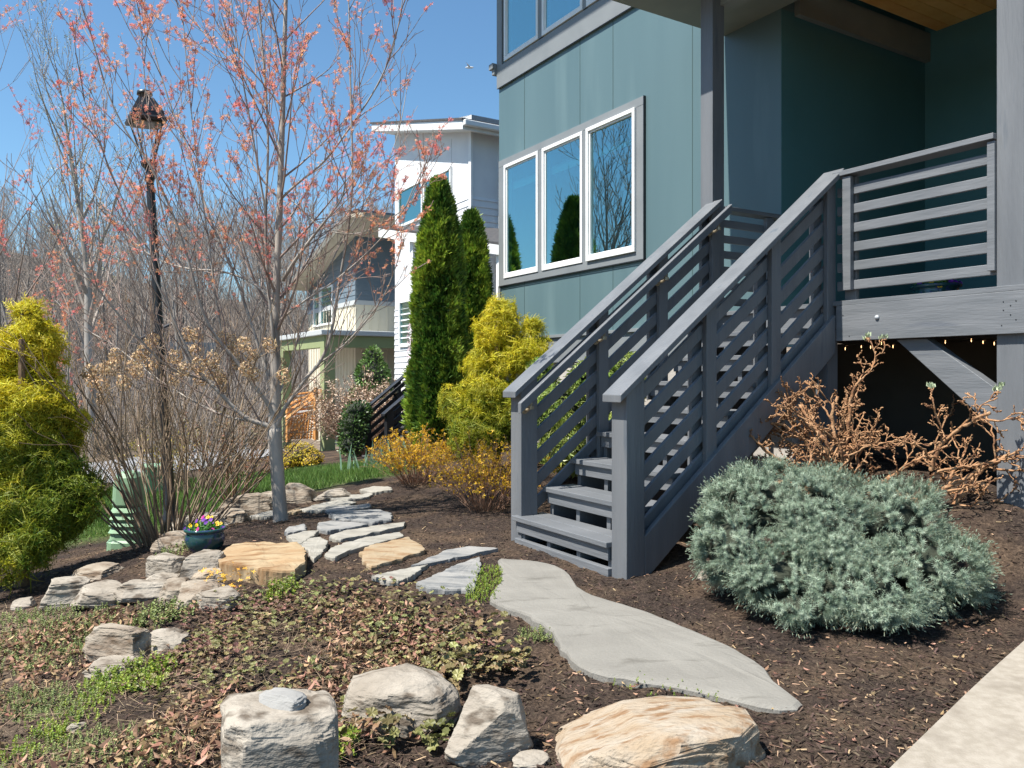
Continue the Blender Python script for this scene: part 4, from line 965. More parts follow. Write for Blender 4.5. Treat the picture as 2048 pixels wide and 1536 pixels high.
# ------------------------------------------------ the young flowering maple
Yt = 6.62; hb_ = hit(561, 1041)[0]; Yt = hb_[1]
tree = empty('flowering_tree', [hb_[0], hb_[1], gs1(hb_[0], hb_[1])-.02], 'young grey barked tree with salmon pink blossoms standing in the mulch bed', 'tree')
T = Tree(7)
S_ = Yt/F
trunk = [(562,1052,17),(561,1030,15),(557,980,14),(553,920,14),(550,880,15),(549,850,15),(551,800,13),(552,740,12.5),(550,680,11.5),(551,620,11),(553,560,9.5),(557,480,9),(560,400,8.5),(562,320,8),(565,240,7.5),(567,150,7),(570,60,6),(573,-40,5),(577,-150,4),(582,-280,2)]
def limb(pts, Y1, r0, r1, Y0=Yt, dens=9, kl=.75, lv=1, seed=None):
    P = smooth_line(px_line([(p[0], p[1]) for p in pts], Y0, Y1)); n = len(P); r = np.linspace(r0*.85, r1*.75, n)*S_*.5
    T.B.append((P, r, 0)); R = T.R; ph = R.uniform(0, 6)
    for i in range(dens):
        t = .12+.86*(i+R.uniform(.1, .9))/dens; x = t*(n-1); j = min(int(x), n-2); dd = P[j+1]-P[j]; dd /= np.linalg.norm(dd); a, b = frame(dd); ph += 2.4
        th = R.uniform(.4, .8); nd = dd*cos(th)+(a*cos(ph)+b*sin(ph))*sin(th); nd[2] += .25
        T.branch(P[j], nd, kl*R.uniform(.6, 1.2)*(1.15-.4*t), max(r[j]*.42, .0045), 1, up=.5, wob=.16, kids=(0, 3, 2), ang=(.35, .65), lr=.62, rr=.62, start=.22, rmin=.0021, maxlvl=3, endr=.35)
    T.tips.append((P[-int(n*.5):], 2)); return P
Pt = smooth_line(px_line([(a, b) for a, b, c in trunk], Yt, Yt+.1)); rt = np.interp(np.linspace(0, 1, len(Pt)), np.linspace(0, 1, len(trunk)), [c for *_, c in trunk])*S_*np.interp(np.linspace(0, 1, len(Pt)), [0, .25, .5, 1], [1, .95, .78, .7])
lower = Pt[:, 2] < W(0, 852, Yt)[2]
T.B.append((Pt, rt, 0)); 
R = T.R
for i in range(26):
    j = int(len(Pt)*(.42+.56*i/26)); dd = Pt[min(j+1, len(Pt)-1)]-Pt[j-1]; dd /= np.linalg.norm(dd); a, b = frame(dd); ph = i*2.4
    th = R.uniform(.6, .9); nd = dd*cos(th)+(a*cos(ph)+b*sin(ph))*sin(th)
    T.branch(Pt[j], nd, R.uniform(.7, 1.35), rt[j]*.36, 1, up=.5, wob=.14, kids=(0, 4, 3), ang=(.35, .65), lr=.55, rr=.6, start=.2, rmin=.0021, maxlvl=3, endr=.3)
limb([(549,860),(530,848),(500,842),(470,818),(440,785),(415,762),(392,738),(365,700),(345,640),(325,560),(305,470),(285,380)], Yt-.25, 13, 2.5, dens=12)
limb([(415,762),(385,752),(350,742),(320,722),(290,690),(250,645),(205,590),(165,540),(120,480),(85,420)], Yt-.9, 7, 2, dens=10, kl=.7)
limb([(548,835),(534,802),(505,768),(475,725),(447,692),(425,665),(405,625),(392,580),(380,530),(355,450),(325,380),(295,320),(255,270),(215,190),(185,80),(165,20)], Yt-.5, 11, 2, dens=15)
limb([(548,790),(535,750),(520,705),(508,662),(495,625),(478,570),(455,520),(425,450),(400,380),(378,300),(345,225),(315,130),(290,30),(270,-40)], Yt+.5, 9.5, 2, dens=14)
limb([(549,700),(541,620),(535,560),(531,480),(532,400),(537,300),(534,210),(527,120),(519,20),(510,-90),(500,-200)], Yt-.2, 8.5, 3, dens=14)
limb([(531,420),(515,330),(500,240),(485,160),(470,60),(455,-60)], Yt-.35, 5, 2, dens=8)
limb([(552,858),(566,820),(590,788),(612,756),(640,726),(657,690),(668,640),(676,580),(690,500),(702,420),(706,340),(703,250),(700,120),(698,20),(695,-70)], Yt-.3, 10, 2.5, dens=15)
limb([(553,800),(575,750),(590,700),(598,660),(620,600),(650,550),(690,470),(740,390),(775,330),(800,260),(815,170)], Yt+.7, 6, 1.8, dens=12)
limb([(566,560),(590,520),(628,470),(660,430),(688,395),(692,340)], Yt-.6, 9, 2, dens=8)
limb([(560,400),(590,370),(650,325),(700,255),(745,190),(780,120),(800,40),(810,-40)], Yt-.4, 6, 1.8, dens=12)
limb([(570,385),(610,430),(655,465),(720,470),(780,440),(830,400),(862,350)], Yt-.5, 3.5, 1.5, dens=8, kl=.5)
limb([(560,640),(610,600),(660,570),(720,520),(770,470),(815,410),(850,340)], Yt-.9, 5, 1.5, dens=9, kl=.55)
limb([(640,726),(690,690),(735,640),(770,590),(790,540),(808,480)], Yt-.7, 4.5, 1.5, dens=7, kl=.5)
limb([(560,300),(540,230),(500,160),(450,110),(400,60),(365,0),(350,-60)], Yt+.4, 5, 1.8, dens=10)
limb([(545,600),(500,560),(440,540),(380,540),(310,520),(250,470),(200,400),(150,340)], Yt+.6, 5.5, 1.8, dens=11)
limb([(500,842),(455,835),(400,810),(340,775),(290,740),(230,690),(170,660),(110,600)], Yt+.8, 6, 1.8, dens=10)
limb([(447,692),(432,600),(420,500),(402,380),(385,250),(372,120),(362,-20)], Yt-.1, 5, 1.8, dens=13)
limb([(392,738),(350,645),(302,540),(258,430),(216,330),(182,240),(155,160)], Yt-.6, 5, 1.5, dens=12, Y0=Yt-.2)
limb([(392,580),(345,500),(318,400),(305,300),(292,190),(283,80),(276,-20)], Yt-.2, 4.5, 1.5, dens=12)
lowm = MB(); 
lowm.tube(Pt[lower][:], rt[lower], 12); T.mesh(MB())
lowm.build('trunk', BARK, tree, smooth=True)
cut0 = np.argmax(~lower)-1
T.B[[i for i, b in enumerate(T.B) if b[0] is Pt][0]] = (Pt[cut0:], rt[cut0:], 0)
T.mesh(lv=(0,), sides=(8,)).build('limb', BARK, tree, smooth=True)
T.mesh(lv=(1, 2, 3), sides=(8, 5, 4, 3)).build('twigs', TWIG, tree, smooth=True)
def blossoms(T, n, size, par, mt=BLOS, zlo=None, zhi=None, name='blossoms', spread=.012, lv=(1, 2, 3)):
    P, D = T.anchors(n, lv); R = T.R
    # clump the blossoms along favoured twigs
    w_ = fbm(P*3.5, 5, 2)
    k = w_ > -.12
    if zlo is not None: k &= R.uniform(0, 1, len(P)) < sst(P[:, 2], zlo, zhi)
    P = P[k]; D = D[k]; P = np.repeat(P, 2, 0)+R.normal(size=(len(P)*2, 3))*spread; N = len(P)
    d = rdir(R, N)+np.array([0, 0, -.3]); tone = R.uniform(0, 1, N)**1.5
    tone = np.clip(tone*.8+.5*(fbm(P*2, 8, 2) > .1), 0, 1)
    MB().inst(BT, BF, P, basis(d, R.uniform(0, 6, N)), R.uniform(.6, 1.3, N)*size, attr=tone).build(name, mt, par)
blossoms(T, 9500, .017, tree, zlo=CZ+.3, zhi=CZ+1.5)
# ------------------------------------------------ pink tree at the left edge
def simple_tree(name, label, base, H, r, seed, group=None, nmain=14, bark=None, twig=None, kids=(0, 4, 4), lean=(0, 0, 1), spread=(.35, .6), lr=.55, start=.2, rmin=.0025, maxlvl=3, cat='tree', wood=None):
    root = empty(name, base, label, cat, group); T = Tree(seed); R = T.R
    P = [np.array(base, float)+[0, 0, -.1]]; d = np.array(lean, float); n = 12
    for i in range(n-1): d = d+R.normal(size=3)*.045; d[2] += .05; d /= np.linalg.norm(d); P.append(P[-1]+d*H/(n-1))
    P = np.array(P); rr = r*(1-np.linspace(0, .93, n)**.85); T.B.append((P, rr, 0))
    for i in range(nmain):
        t = start+(1-start)*(i+.5)/nmain; x = t*(n-1); j = min(int(x), n-2); q = P[j]+(P[j+1]-P[j])*(x-j); dd = P[j+1]-P[j]; dd /= np.linalg.norm(dd); a, b = frame(dd); ph = i*2.4
        th = R.uniform(*spread); nd = dd*cos(th)+(a*cos(ph)+b*sin(ph))*sin(th)
        T.branch(q, nd, H*R.uniform(.3, .5)*(1.15-.75*t), rr[j]*R.uniform(.35, .6), 1, up=.55, wob=.2, kids=kids, ang=(.35, .7), lr=lr, rr=.55, start=.2, rmin=rmin, maxlvl=maxlvl, endr=.2)
    T.mesh(lv=(0,)).build('trunk', bark or BARK, root, smooth=True)
    T.mesh(lv=(1, 2, 3), sides=(8, 5, 3, 3)).build('branches', twig or TWIG, root, smooth=True)
    return root, T
b_ = W(14, 700, 8.6); root, T2 = simple_tree('flowering_tree', 'slender pink flowering tree at the left edge above the golden cypress', [b_[0], b_[1], g1(b_[0], b_[1])], 5.6, .036, 21, nmain=15, start=.22, kids=(0, 3, 3), rmin=.002)
blossoms(T2, 1500, .018, root, zlo=.5, zhi=1.6)
b_ = W(120, 700, 14.0); root, T3 = simple_tree('flowering_tree', 'small red blossomed tree low between the golden cypress and the lamp', [b_[0], b_[1], g1(b_[0], b_[1])], 4.2, .04, 27, nmain=18, start=.2, spread=(.5, .9))
blossoms(T3, 800, .026, root)
# ------------------------------------------------ tall trees beyond
DBARK = pm('dark_grey_bark', (.13,.115,.10), (.20,.18,.16), 4, .9, .3, 20)
DTW = pm('grey_brown_twig', (.26,.22,.19), (.35,.30,.26), .8, .8)  # lightened so the far woods carry haze in their twig colour
PALEB = pm('haze_paled_bark', (.26,.235,.21), (.34,.31,.28), 2, .9)  # distance haze put into the colour as a paler bark
b_ = W(190, 900, 24); root, T4 = simple_tree('tall_tree', 'tall bare tree with pale green buds behind the street lamp', [b_[0], b_[1], g1(b_[0], b_[1])], 11.8, .19, 33, nmain=26, start=.3, spread=(.35, .65), bark=PALEB, twig=DTW, kids=(0, 4, 4), rmin=.006)
BUD = pm('pale_green_bud', (.34,.36,.16), (.42,.42,.22), 3, .6, isl=.3)
P_, D_ = T4.anchors(2600, (2, 3)); R = rs(3); MB().inst(leafT, leafF, P_+R.normal(size=P_.shape)*.04, basis(rdir(R, len(P_)), R.uniform(0, 6, len(P_))), R.uniform(.03, .06, len(P_))).build('buds', BUD, root)
protos = []
for i in range(5):
    r_, T_ = simple_tree('bare_tree', 'bare grey forest tree', [0, 0, 0], 13+1.5*i, .15+.02*i, 50+i, nmain=18, start=.32, bark=DBARK if i % 2 else PALEB, twig=DTW, kids=(0, 4, 4), rmin=.016, spread=(.35, .7), group='bare trees of the wooded hillside')
    protos.append(r_)
R = rs(77); k = 0; used = set(); spots = []
for it in range(4000):
    y = 118-R.uniform(0, 1)**1.3*74; u = R.uniform(-60, 1000); x = (u-U0)/F*y
    if x > -5 and y < 60: continue
    if y < 56 and R.rand() < .5: continue
    if np.hypot(x+5, y-27) < 7 or (u > 560 and y < 42): continue
    if any((x-a)**2+(y-b)**2 < (1.5+y*.018)**2 for a, b in spots): continue
    spots.append((x, y))
    if len(spots) >= 170: break
for it in range(26):
    y = R.uniform(-6, 26); spots.append((-22-R.uniform(0, 22)-max(0, y)*.5, y))
spots.append((W(640, 700, 40)[0], 40.0)); spots.append((W(690, 700, 44)[0], 44.0)); spots.append((W(760, 700, 48)[0], 48.0))
HW = ['left end of the picture', 'between cypress and lamp', 'around the lamp', 'behind the pink tree crown', 'behind the neighbour houses']
spots.sort(key=lambda s: s[1])
for i, (x, y) in enumerate(spots):
    u = U0+x/y*F if y > 1 else -500; pr = protos[i % 5]; sc_ = R.uniform(.75, 1.15)
    tv = R.uniform(365, 500) if y > 60 else R.uniform(400, 520)
    if y > 26 and i >= 0: sc_ = np.clip((CZ+(752-tv)/F*y-g1(x, y))/(14.5+1.5*(i % 5)), .25, 1.35)
    lb = ('pale' if (i % 5) % 2 == 0 else 'dark')+' barked bare tree of the wooded hillside, one of many alike'
    loc = (x, y, g1(x, y)-.15)
    if i < 5: pr.location = loc; pr['label'] = lb; pr.scale = (sc_,)*3; pr.rotation_euler = (0, 0, R.uniform(0, 6))
    else: dup(pr, loc, lb, R.uniform(0, 6), sc_)
# understorey brush on the hillside: nobody could count it
Tb = Tree(91)
m = MB(); R = rs(92); N = 5200; y = R.uniform(24, 105, N)**1.0; u = R.uniform(-80, 900, N); y = np.where(y < 34, y+30, y); x = (u-U0)/F*y; k = ~((u > 540) & (y < 40)); x, y = x[k], y[k]; z = G(x, y)
stT = np.array([[-.012,0,0],[.012,0,0],[.004,.05,1],[-.004,.05,1],[0,-.012,0],[0,.012,0],[.05,.004,1],[.05,-.004,1]]); stF = np.array([[0,1,2,3],[4,5,6,7]])
for s_ in range(3):
    d = rdir(R, len(x))*.45; d[:, 2] = 1
    m.inst(stT, stF, np.stack([x+R.normal(size=len(x))*.3, y, z-.1], 1), basis(d, R.uniform(0, 6, len(x))), np.stack([np.full(len(x), 1.6)]*2+[R.uniform(1.2, 4.5, len(x))], 1))
o = m.build('undergrowth', DTW); tag(o, 'grey brown undergrowth and saplings covering the hillside under the trees', 'undergrowth', kind='stuff')
# ================================================================== CONIFERS
# needle shoot template for the spruce
def spruce_shoot(seed, nn=38):
    R = rs(seed); V = []; Fc = []; tn = []
    for i in range(nn):
        z = (i+.5)/nn; t = i*2.4; el = .75-.55*z; L_ = .36*(1-.25*z); c_, s_ = cos(t), sin(t)
        if i > nn-9: el = R.uniform(.0, .35); z = .97
        d = np.array([c_*cos(pi/2-el if i > nn-9 else el), s_*cos(pi/2-el if i > nn-9 else el), sin(pi/2-el if i > nn-9 else el)])
        p = np.array([0, 0, z]); a = np.cross(d, [0, 0, 1.]); a /= np.linalg.norm(a)+1e-9; w_ = .024; b_ = len(V)
        V += [p-a*w_, p+a*w_, p+d*L_]; Fc.append([b_, b_+1, b_+2]); tn += [0, 0, .35]
    # tan bud
    b_ = len(V); 
    for k in range(4): V.append([.022*cos(k*pi/2), .022*sin(k*pi/2), .98])
    V.append([0, 0, 1.09]); tn += [3]*5
    Fc += [[b_, b_+1, b_+4], [b_+1, b_+2, b_+4], [b_+2, b_+3, b_+4], [b_+3, b_, b_+4]]
    return np.array(V), np.array(Fc), np.array(tn)
NEED = pm('blue_green_needle', (.125,.195,.13), (.18,.25,.175), 5, .5, isl=.4, tone=(.43,.50,.38), trans=.2)
BUDT = pm('tan_bud', (.50,.30,.13), (.56,.36,.18), 20, .7)
WOODB = pm('brown_twig_wood', (.13,.08,.05), (.20,.13,.08), 20, .85)
def blob_surface(R, blobs, n, inner=.0):
    """random points on the outer surface of a union of ellipsoids; returns pos, normal"""
    P = []; Nn = []; ar = np.array([b[3]*b[4]+b[4]*b[5]+b[3]*b[5] for b in blobs]); ar = ar/ar.sum()
    while sum(len(p) for p in P) < n:
        i = R.choice(len(blobs), p=ar); b = np.array(blobs[i]); d = rdir(R, 200); r = b[3:6]
        p = b[:3]+d*r; nn = d/r; nn /= np.linalg.norm(nn, axis=1)[:, None]; k = np.ones(len(p), bool)
        for j, c in enumerate(blobs):
            if j != i: c = np.array(c); k &= (((p-c[:3])/c[3:6])**2).sum(1) > (1-inner)
        p, nn = p[k], nn[k]; kb = max(4, n//150); P.append(p[:kb]); Nn.append(nn[:kb])
    P = np.concatenate(P)[:n]; Nn = np.concatenate(Nn)[:n]; return P, Nn
def core(blobs, par, mt, f=.8, name='dark_core', seed=1):  # solid core added inside the foliage to block light
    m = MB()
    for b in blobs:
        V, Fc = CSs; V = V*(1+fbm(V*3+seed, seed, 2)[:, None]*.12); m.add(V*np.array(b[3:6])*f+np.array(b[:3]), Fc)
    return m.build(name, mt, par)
DK = pm('dark_green_core', (.022,.028,.018), (.04,.045,.03), 20, .95)  # dark colour for the light-blocking cores
DKB = pm('brown_core', (.05,.04,.025), (.09,.07,.045), 20, .95)  # brown colour for the light-blocking cores
# ---- blue spruce (low, spreading, layered)
gz = lambda x, y: gs1(x, y)
def sp(u, v, Y, rx, ry, rz): p = W(u, v, Y); return [p[0], p[1], p[2], rx, ry, rz]
SB0 = [sp(1690,1130,4.0,.3,.3,.24), sp(1530,1030,4.35,.33,.36,.25), sp(1480,1110,4.15,.26,.3,.25), sp(1640,1080,4.15,.36,.36,.31), sp(1780,1060,4.2,.33,.36,.27), sp(1560,1170,3.95,.30,.26,.18), sp(1730,1190,3.8,.34,.27,.17), sp(1850,1150,3.95,.32,.32,.21), sp(1890,1180,4.1,.25,.3,.15), sp(1680,1000,4.4,.26,.3,.13), sp(1610,1225,3.72,.20,.2,.07), sp(1770,1235,3.65,.22,.2,.07)]
SB = [[s[0]-.02, s[1], s[2]+.03, s[3]-.045, s[4]-.04, max(s[5]-.025, .06)] for s in SB0]
c0 = np.mean([s[:2] for s in SB], axis=0); spr = empty('blue_spruce', [c0[0], c0[1], gz(*c0)], 'low spreading blue spruce mound with dense silvery needles right of the stairs', 'shrub')
R = rs(11); C0, N0 = blob_surface(R, SB, 1000, .06); kk = 11; dd0 = N0.repeat(kk, 0)+rdir(R, 1000*kk)*.75+np.array([0, 0, .12]); dd0 /= np.linalg.norm(dd0, axis=1)[:, None]; P = C0.repeat(kk, 0)+dd0*R.uniform(.0, .045, 1000*kk)[:, None]-N0.repeat(kk, 0)*.02; Nn = N0.repeat(kk, 0)
kz = P[:, 2] > G(P[:, 0], P[:, 1])+.03; P, Nn = P[kz], Nn[kz]
# layered look: shoots gather in shelves, point outward and a little up
lay = fbm(np.c_[P[:, :2]*4, P[:, 2]*11], 3, 3)
k = lay > -.62; dd0 = dd0[kz][k]; P, Nn, lay = P[k], Nn[k], lay[k]
d = dd0; P = P+Nn*(lay[:, None]*.06-.035)
m = MB(); mb = MB()
for s_ in range(3):
    V, Fc, tn = spruce_shoot(s_); sel = np.arange(len(P)) % 3 == s_; q = P[sel]; dd = d[sel]; Rm = basis(dd, R.uniform(0, 6, len(q))); sc_ = R.uniform(.045, .075, len(q))
    nd = tn < 2; nf = (Fc < nd.sum()).all(1)
    m.inst(V[nd], Fc[nf], q, Rm, sc_, attr=R.uniform(0, .6, len(q)), tattr=tn[nd])
    mb.inst(V[~nd], Fc[~nf]-nd.sum(), q, Rm, sc_)
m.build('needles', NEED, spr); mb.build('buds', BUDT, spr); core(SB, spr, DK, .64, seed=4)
# ---- thread-leaf golden cypress
def thread_cluster(seed, ns=9):
    R = rs(seed); V = []; Fc = []; tn = []
    for i in range(ns):
        t = R.uniform(0, 6.28); sp_ = R.uniform(.15, .75); x = np.array([cos(t)*sp_, sin(t)*sp_, 1.]); x /= np.linalg.norm(x)
        p = np.zeros(3); d = x*.3; L_ = R.uniform(.7, 1.1); pts = [p]
        for s_ in range(4): pts.append(pts[-1]+d*L_); d = d+np.array([x[0]*.05, x[1]*.05, -.17])
        a = np.cross(x, [0, 0, 1.0]); a /= np.linalg.norm(a)+1e-9; b_ = len(V); w_ = .03
        for s_, q in enumerate(pts): w2 = w_*(1-.2*s_); V += [q-a*w2, q+a*w2]; tn += [s_*.10]*2
        for s_ in range(4): Fc.append([b_+2*s_, b_+2*s_+1, b_+2*s_+3, b_+2*s_+2])
        for s_ in (1, 2, 3):
            for sg in (-1, 1):
                q = pts[s_]; e = (a*sg*.8+x*.5+np.array([0, 0, -.25])+R.normal(size=3)*.15)*.2*L_; b_ = len(V); V += [q, q+e*.55+[0, 0, .018], q+e, q+e*.5-[0, 0, .018]]; Fc.append([b_, b_+1, b_+2, b_+3]); tn += [.3]*4
    return np.array(V), np.array(Fc), np.array(tn)
TH = [thread_cluster(s_) for s_ in range(4)]
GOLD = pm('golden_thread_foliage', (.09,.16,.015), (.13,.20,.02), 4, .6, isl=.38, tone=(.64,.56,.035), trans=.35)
def cypress(name, label, blobs, n, seed, size, tonefn, dens=.15):
    b0 = np.array(blobs); c = b0[:, :2].mean(0); root = empty(name, [c[0], c[1], g1(*c)], label, 'shrub'); R = rs(seed)
    P, Nn = blob_surface(R, blobs, n, .1); k = P[:, 2] > G(P[:, 0], P[:, 1])+.02; P, Nn = P[k], Nn[k]
    f = fbm(P*5.5, seed, 3); k = f > -.55; P, Nn, f = P[k], Nn[k], f[k]; P = P+Nn*(f[:, None]*.17-.06)+R.normal(size=P.shape)*.035
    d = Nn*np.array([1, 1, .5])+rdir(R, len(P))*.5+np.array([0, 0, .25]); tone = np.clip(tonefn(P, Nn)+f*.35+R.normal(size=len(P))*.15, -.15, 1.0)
    m = MB()
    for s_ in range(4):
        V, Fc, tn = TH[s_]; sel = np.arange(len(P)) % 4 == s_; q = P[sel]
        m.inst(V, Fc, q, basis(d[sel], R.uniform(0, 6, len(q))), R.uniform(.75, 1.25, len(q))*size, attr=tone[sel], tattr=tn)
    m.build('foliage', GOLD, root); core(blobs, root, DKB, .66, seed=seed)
    pts = [np.array([c[0], c[1], g1(*c)-.05]), np.array([c[0], c[1], b0[:, 2].max()-.15])]; MB().tube(pts, [.05, .02], 7).build('trunk', WOODB, root); return root
LC = [sp(70,640,5.9,.17,.17,.20), sp(50,720,5.9,.26,.25,.25), sp(95,740,6.0,.20,.2,.3), sp(60,830,5.8,.36,.32,.28), sp(95,850,5.9,.24,.3,.3), sp(20,900,5.7,.40,.35,.30), sp(90,960,5.7,.30,.34,.26), sp(55,1020,5.55,.44,.38,.27), sp(110,1050,5.6,.24,.3,.2), sp(-60,960,5.7,.4,.35,.4), sp(40,1090,5.4,.34,.3,.18)]
LC = [[q[0]-.05, q[1], q[2], max(q[3]-.09, .07), q[4]-.06, q[5]-.05] for q in LC]
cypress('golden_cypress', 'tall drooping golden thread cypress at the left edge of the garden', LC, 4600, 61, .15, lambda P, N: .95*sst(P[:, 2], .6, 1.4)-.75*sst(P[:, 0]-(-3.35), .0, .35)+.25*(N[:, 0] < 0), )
RC = [sp(1000,625,8.8,.10,.1,.13), sp(1000,680,8.8,.20,.2,.2), sp(1030,720,8.7,.28,.25,.22), sp(965,740,8.8,.20,.25,.25), sp(985,800,8.6,.30,.32,.24), sp(900,810,8.7,.12,.15,.12), sp(1065,655,8.8,.10,.1,.08), sp(1060,700,8.8,.16,.16,.16), sp(930,830,8.6,.2,.2,.22), sp(960,870,8.4,.36,.3,.2), sp(1030,830,8.6,.2,.3,.3)]
RC = [[q[0], q[1], q[2], max(q[3]-.05, .06), q[4]-.04, q[5]-.02] for q in RC]
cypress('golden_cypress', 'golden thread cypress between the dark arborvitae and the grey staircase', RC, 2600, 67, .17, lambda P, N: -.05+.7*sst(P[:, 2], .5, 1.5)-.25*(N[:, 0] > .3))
# ---- arborvitae
def fan(seed):
    R = rs(seed); V = []; Fc = []
    for k in range(6):
        a = (k-2.5)*.28+R.normal()*.05; L_ = 1-.13*abs(k-2.5); c_, s_ = sin(a), cos(a); w_ = .085; b_ = len(V); o_ = np.array([0, 0, .12*abs(k-2.5)])
        cc = R.normal()*.08
        V += [np.array([0, 0, 0])+o_, np.array([c_*L_*.55-w_*s_, cc, s_*L_*.55+w_*c_]), np.array([c_*L_, cc*2, s_*L_]), np.array([c_*L_*.55+w_*s_, cc, s_*L_*.55-w_*c_])]; Fc.append([b_, b_+1, b_+2, b_+3])
    return np.array(V), np.array(Fc)
FAN = [fan(s_) for s_ in range(4)]
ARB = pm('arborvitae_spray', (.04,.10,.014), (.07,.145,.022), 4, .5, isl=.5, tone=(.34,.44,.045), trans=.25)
def arbor(label, u, Y, vb, vt, wpx, seed, n=6500):
    s_ = Y/F; x = (u-U0)*s_; z0 = CZ-(vb-V0)*s_; z1 = CZ-(vt-V0)*s_; r = wpx*s_/2; z0 = min(z0, g1(x, Y)+.1); root = empty('arborvitae', [x, Y, g1(x, Y)], label, 'tree'); R = rs(seed)
    t = R.uniform(0, 1, n)**.9; th = R.uniform(0, 2*pi, n); prof = lambda t: np.minimum(1, 1.75*(1-t)**.68)*(.88+.12*np.sin(t*9))*np.where(t < .12, .8+.2*t/.12, 1)
    lump = fbm(np.stack([np.cos(th)*1.6, np.sin(th)*1.6, t*(z1-z0)*2.2], 1)+seed, seed, 3)
    rr = r*prof(t)*(1+np.clip(lump, -.8, .8)*.26)*(1-R.uniform(0, .35, n)**1.5); P = np.stack([x+rr*np.cos(th), Y+rr*np.sin(th), z0+t*(z1-z0)], 1)
    d = np.stack([np.cos(th)*.55, np.sin(th)*.55, np.full(n, .8)], 1)+rdir(R, n)*.35
    # sprays are vertical fans: their flat face is turned around the outward axis at random
    tone = np.clip(.10+lump*.9+R.uniform(-.2, .2, n)-.0*t+.35*(np.cos(th-pi*1.05) > .55)*R.uniform(0, 1, n), 0, .9)  # yellow-green highlights painted onto bulges and the sunward left side
    m = MB()
    for k in range(4):
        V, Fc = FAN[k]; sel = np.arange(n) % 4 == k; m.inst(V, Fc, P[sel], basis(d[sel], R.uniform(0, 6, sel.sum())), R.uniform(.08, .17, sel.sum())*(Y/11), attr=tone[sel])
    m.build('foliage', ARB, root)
    tt = np.linspace(0, .98, 14); MB().lathe(np.stack([r*prof(tt)*.8+.001, tt*(z1-z0)], 1), (x, Y, z0), 14).build('dark_core', DK, root)  # lathed dark core added to block light behind the sprays
    MB().tube([[x, Y, g1(x, Y)-.1], [x, Y, z1-.3]], [.07, .02], 7).build('trunk', WOODB, root); return root
arbor('tall column of dark green arborvitae, the nearer and taller of the two', 878, 10.6, 900, 366, 114, 5, 11000)
arbor('shorter dark arborvitae peeking out behind the taller one beside the teal house', 943, 11.6, 880, 432, 88, 9, 7000)
# second leader of the tall one is part of its uneven outline
# ---- clipped broad-leaved shrubs
def leafy(name, label, blobs, n, size, mt, seed, cat='shrub', leafV=leafT, leafFc=leafF, coremt=DK, tone=None, up=.3, corf=.85, group=None):
    b0 = np.array(blobs); c = b0[:, :2].mean(0); root = empty(name, [c[0], c[1], g1(*c)], label, cat, group); R = rs(seed)
    P, Nn = blob_surface(R, blobs, n, .1); k = P[:, 2] > G(P[:, 0], P[:, 1])+.01; P, Nn = P[k], Nn[k]; f = fbm(P/size*.12, seed, 3)
    P = P+Nn*(R.uniform(-.14, .04, len(P))[:, None]+f[:, None]*.05)*min(b0[:, 3].min()*2, 1); d = Nn+rdir(R, len(P))*.8+np.array([0, 0, up])
    MB().inst(leafV, leafFc, P, basis(d, R.uniform(0, 6, len(P))), R.uniform(.7, 1.3, len(P))*size, attr=np.clip(f*.6+R.uniform(0, .5, len(P)), 0, 1)).build('leaves', mt, root)
    core(blobs, root, coremt, corf, seed=seed); return root
lfz = np.array([[0,0,0],[.22,.0,.45],[0,.08,1],[-.22,.0,.45]])
HOLLY = pm('glossy_holly_leaf', (.07,.15,.03), (.11,.20,.05), 3, .35, isl=.4, tone=(.22,.32,.09))
DHOL = pm('dark_glossy_leaf', (.022,.055,.012), (.04,.09,.02), 3, .35, isl=.5, tone=(.10,.17,.04))
leafy('cone_shrub', 'pale green clipped cone shrub in front of the beige porch wall', [sp(745,795,20.5,.60,.6,.45), sp(745,752,20.5,.42,.42,.45), sp(746,722,20.5,.22,.22,.35)], 3200, .085, HOLLY, 3, leafV=lfz)
leafy('boxwood_shrub', 'dark glossy rounded shrub left of the black staircase', [sp(706,860,15.4,.26,.4,.34), sp(716,825,15.6,.26,.4,.22), sp(702,890,15.2,.22,.3,.2)], 2000, .06, DHOL, 4, leafV=lfz)
RH = pm('rhododendron_leaf', (.12,.20,.03), (.19,.27,.05), 3, .35, isl=.35, tone=(.42,.46,.12), trans=.2)
wh_ = []; wf = []
for k in range(8):
    t = k*2*pi/8; e = .35 if k % 2 else .05; c_, s_ = cos(t), sin(t); w_ = .15; b_ = len(wh_)
    wh_ += [[0,0,0],[.5*c_-w_*s_, .5*s_+w_*c_, .5*e+.04],[1.0*c_, 1.0*s_, e-.12],[.5*c_+w_*s_, .5*s_-w_*c_, .5*e+.04]]; wf.append([b_, b_+1, b_+2, b_+3])
WH = np.array(wh_); WF = np.array(wf)
leafy('rhododendron', 'yellow green leafy rhododendron seen through the slats of the left stair railing', [sp(1120,830,7.6,.26,.3,.30), sp(1190,780,7.9,.30,.3,.32), sp(1250,760,8.2,.25,.3,.28), sp(1130,900,7.4,.24,.3,.22), sp(1080,760,8.2,.16,.25,.22), sp(1200,860,7.7,.25,.3,.3)], 1500, .062, RH, 6, leafV=WH, leafFc=WF, coremt=DK, corf=.7)
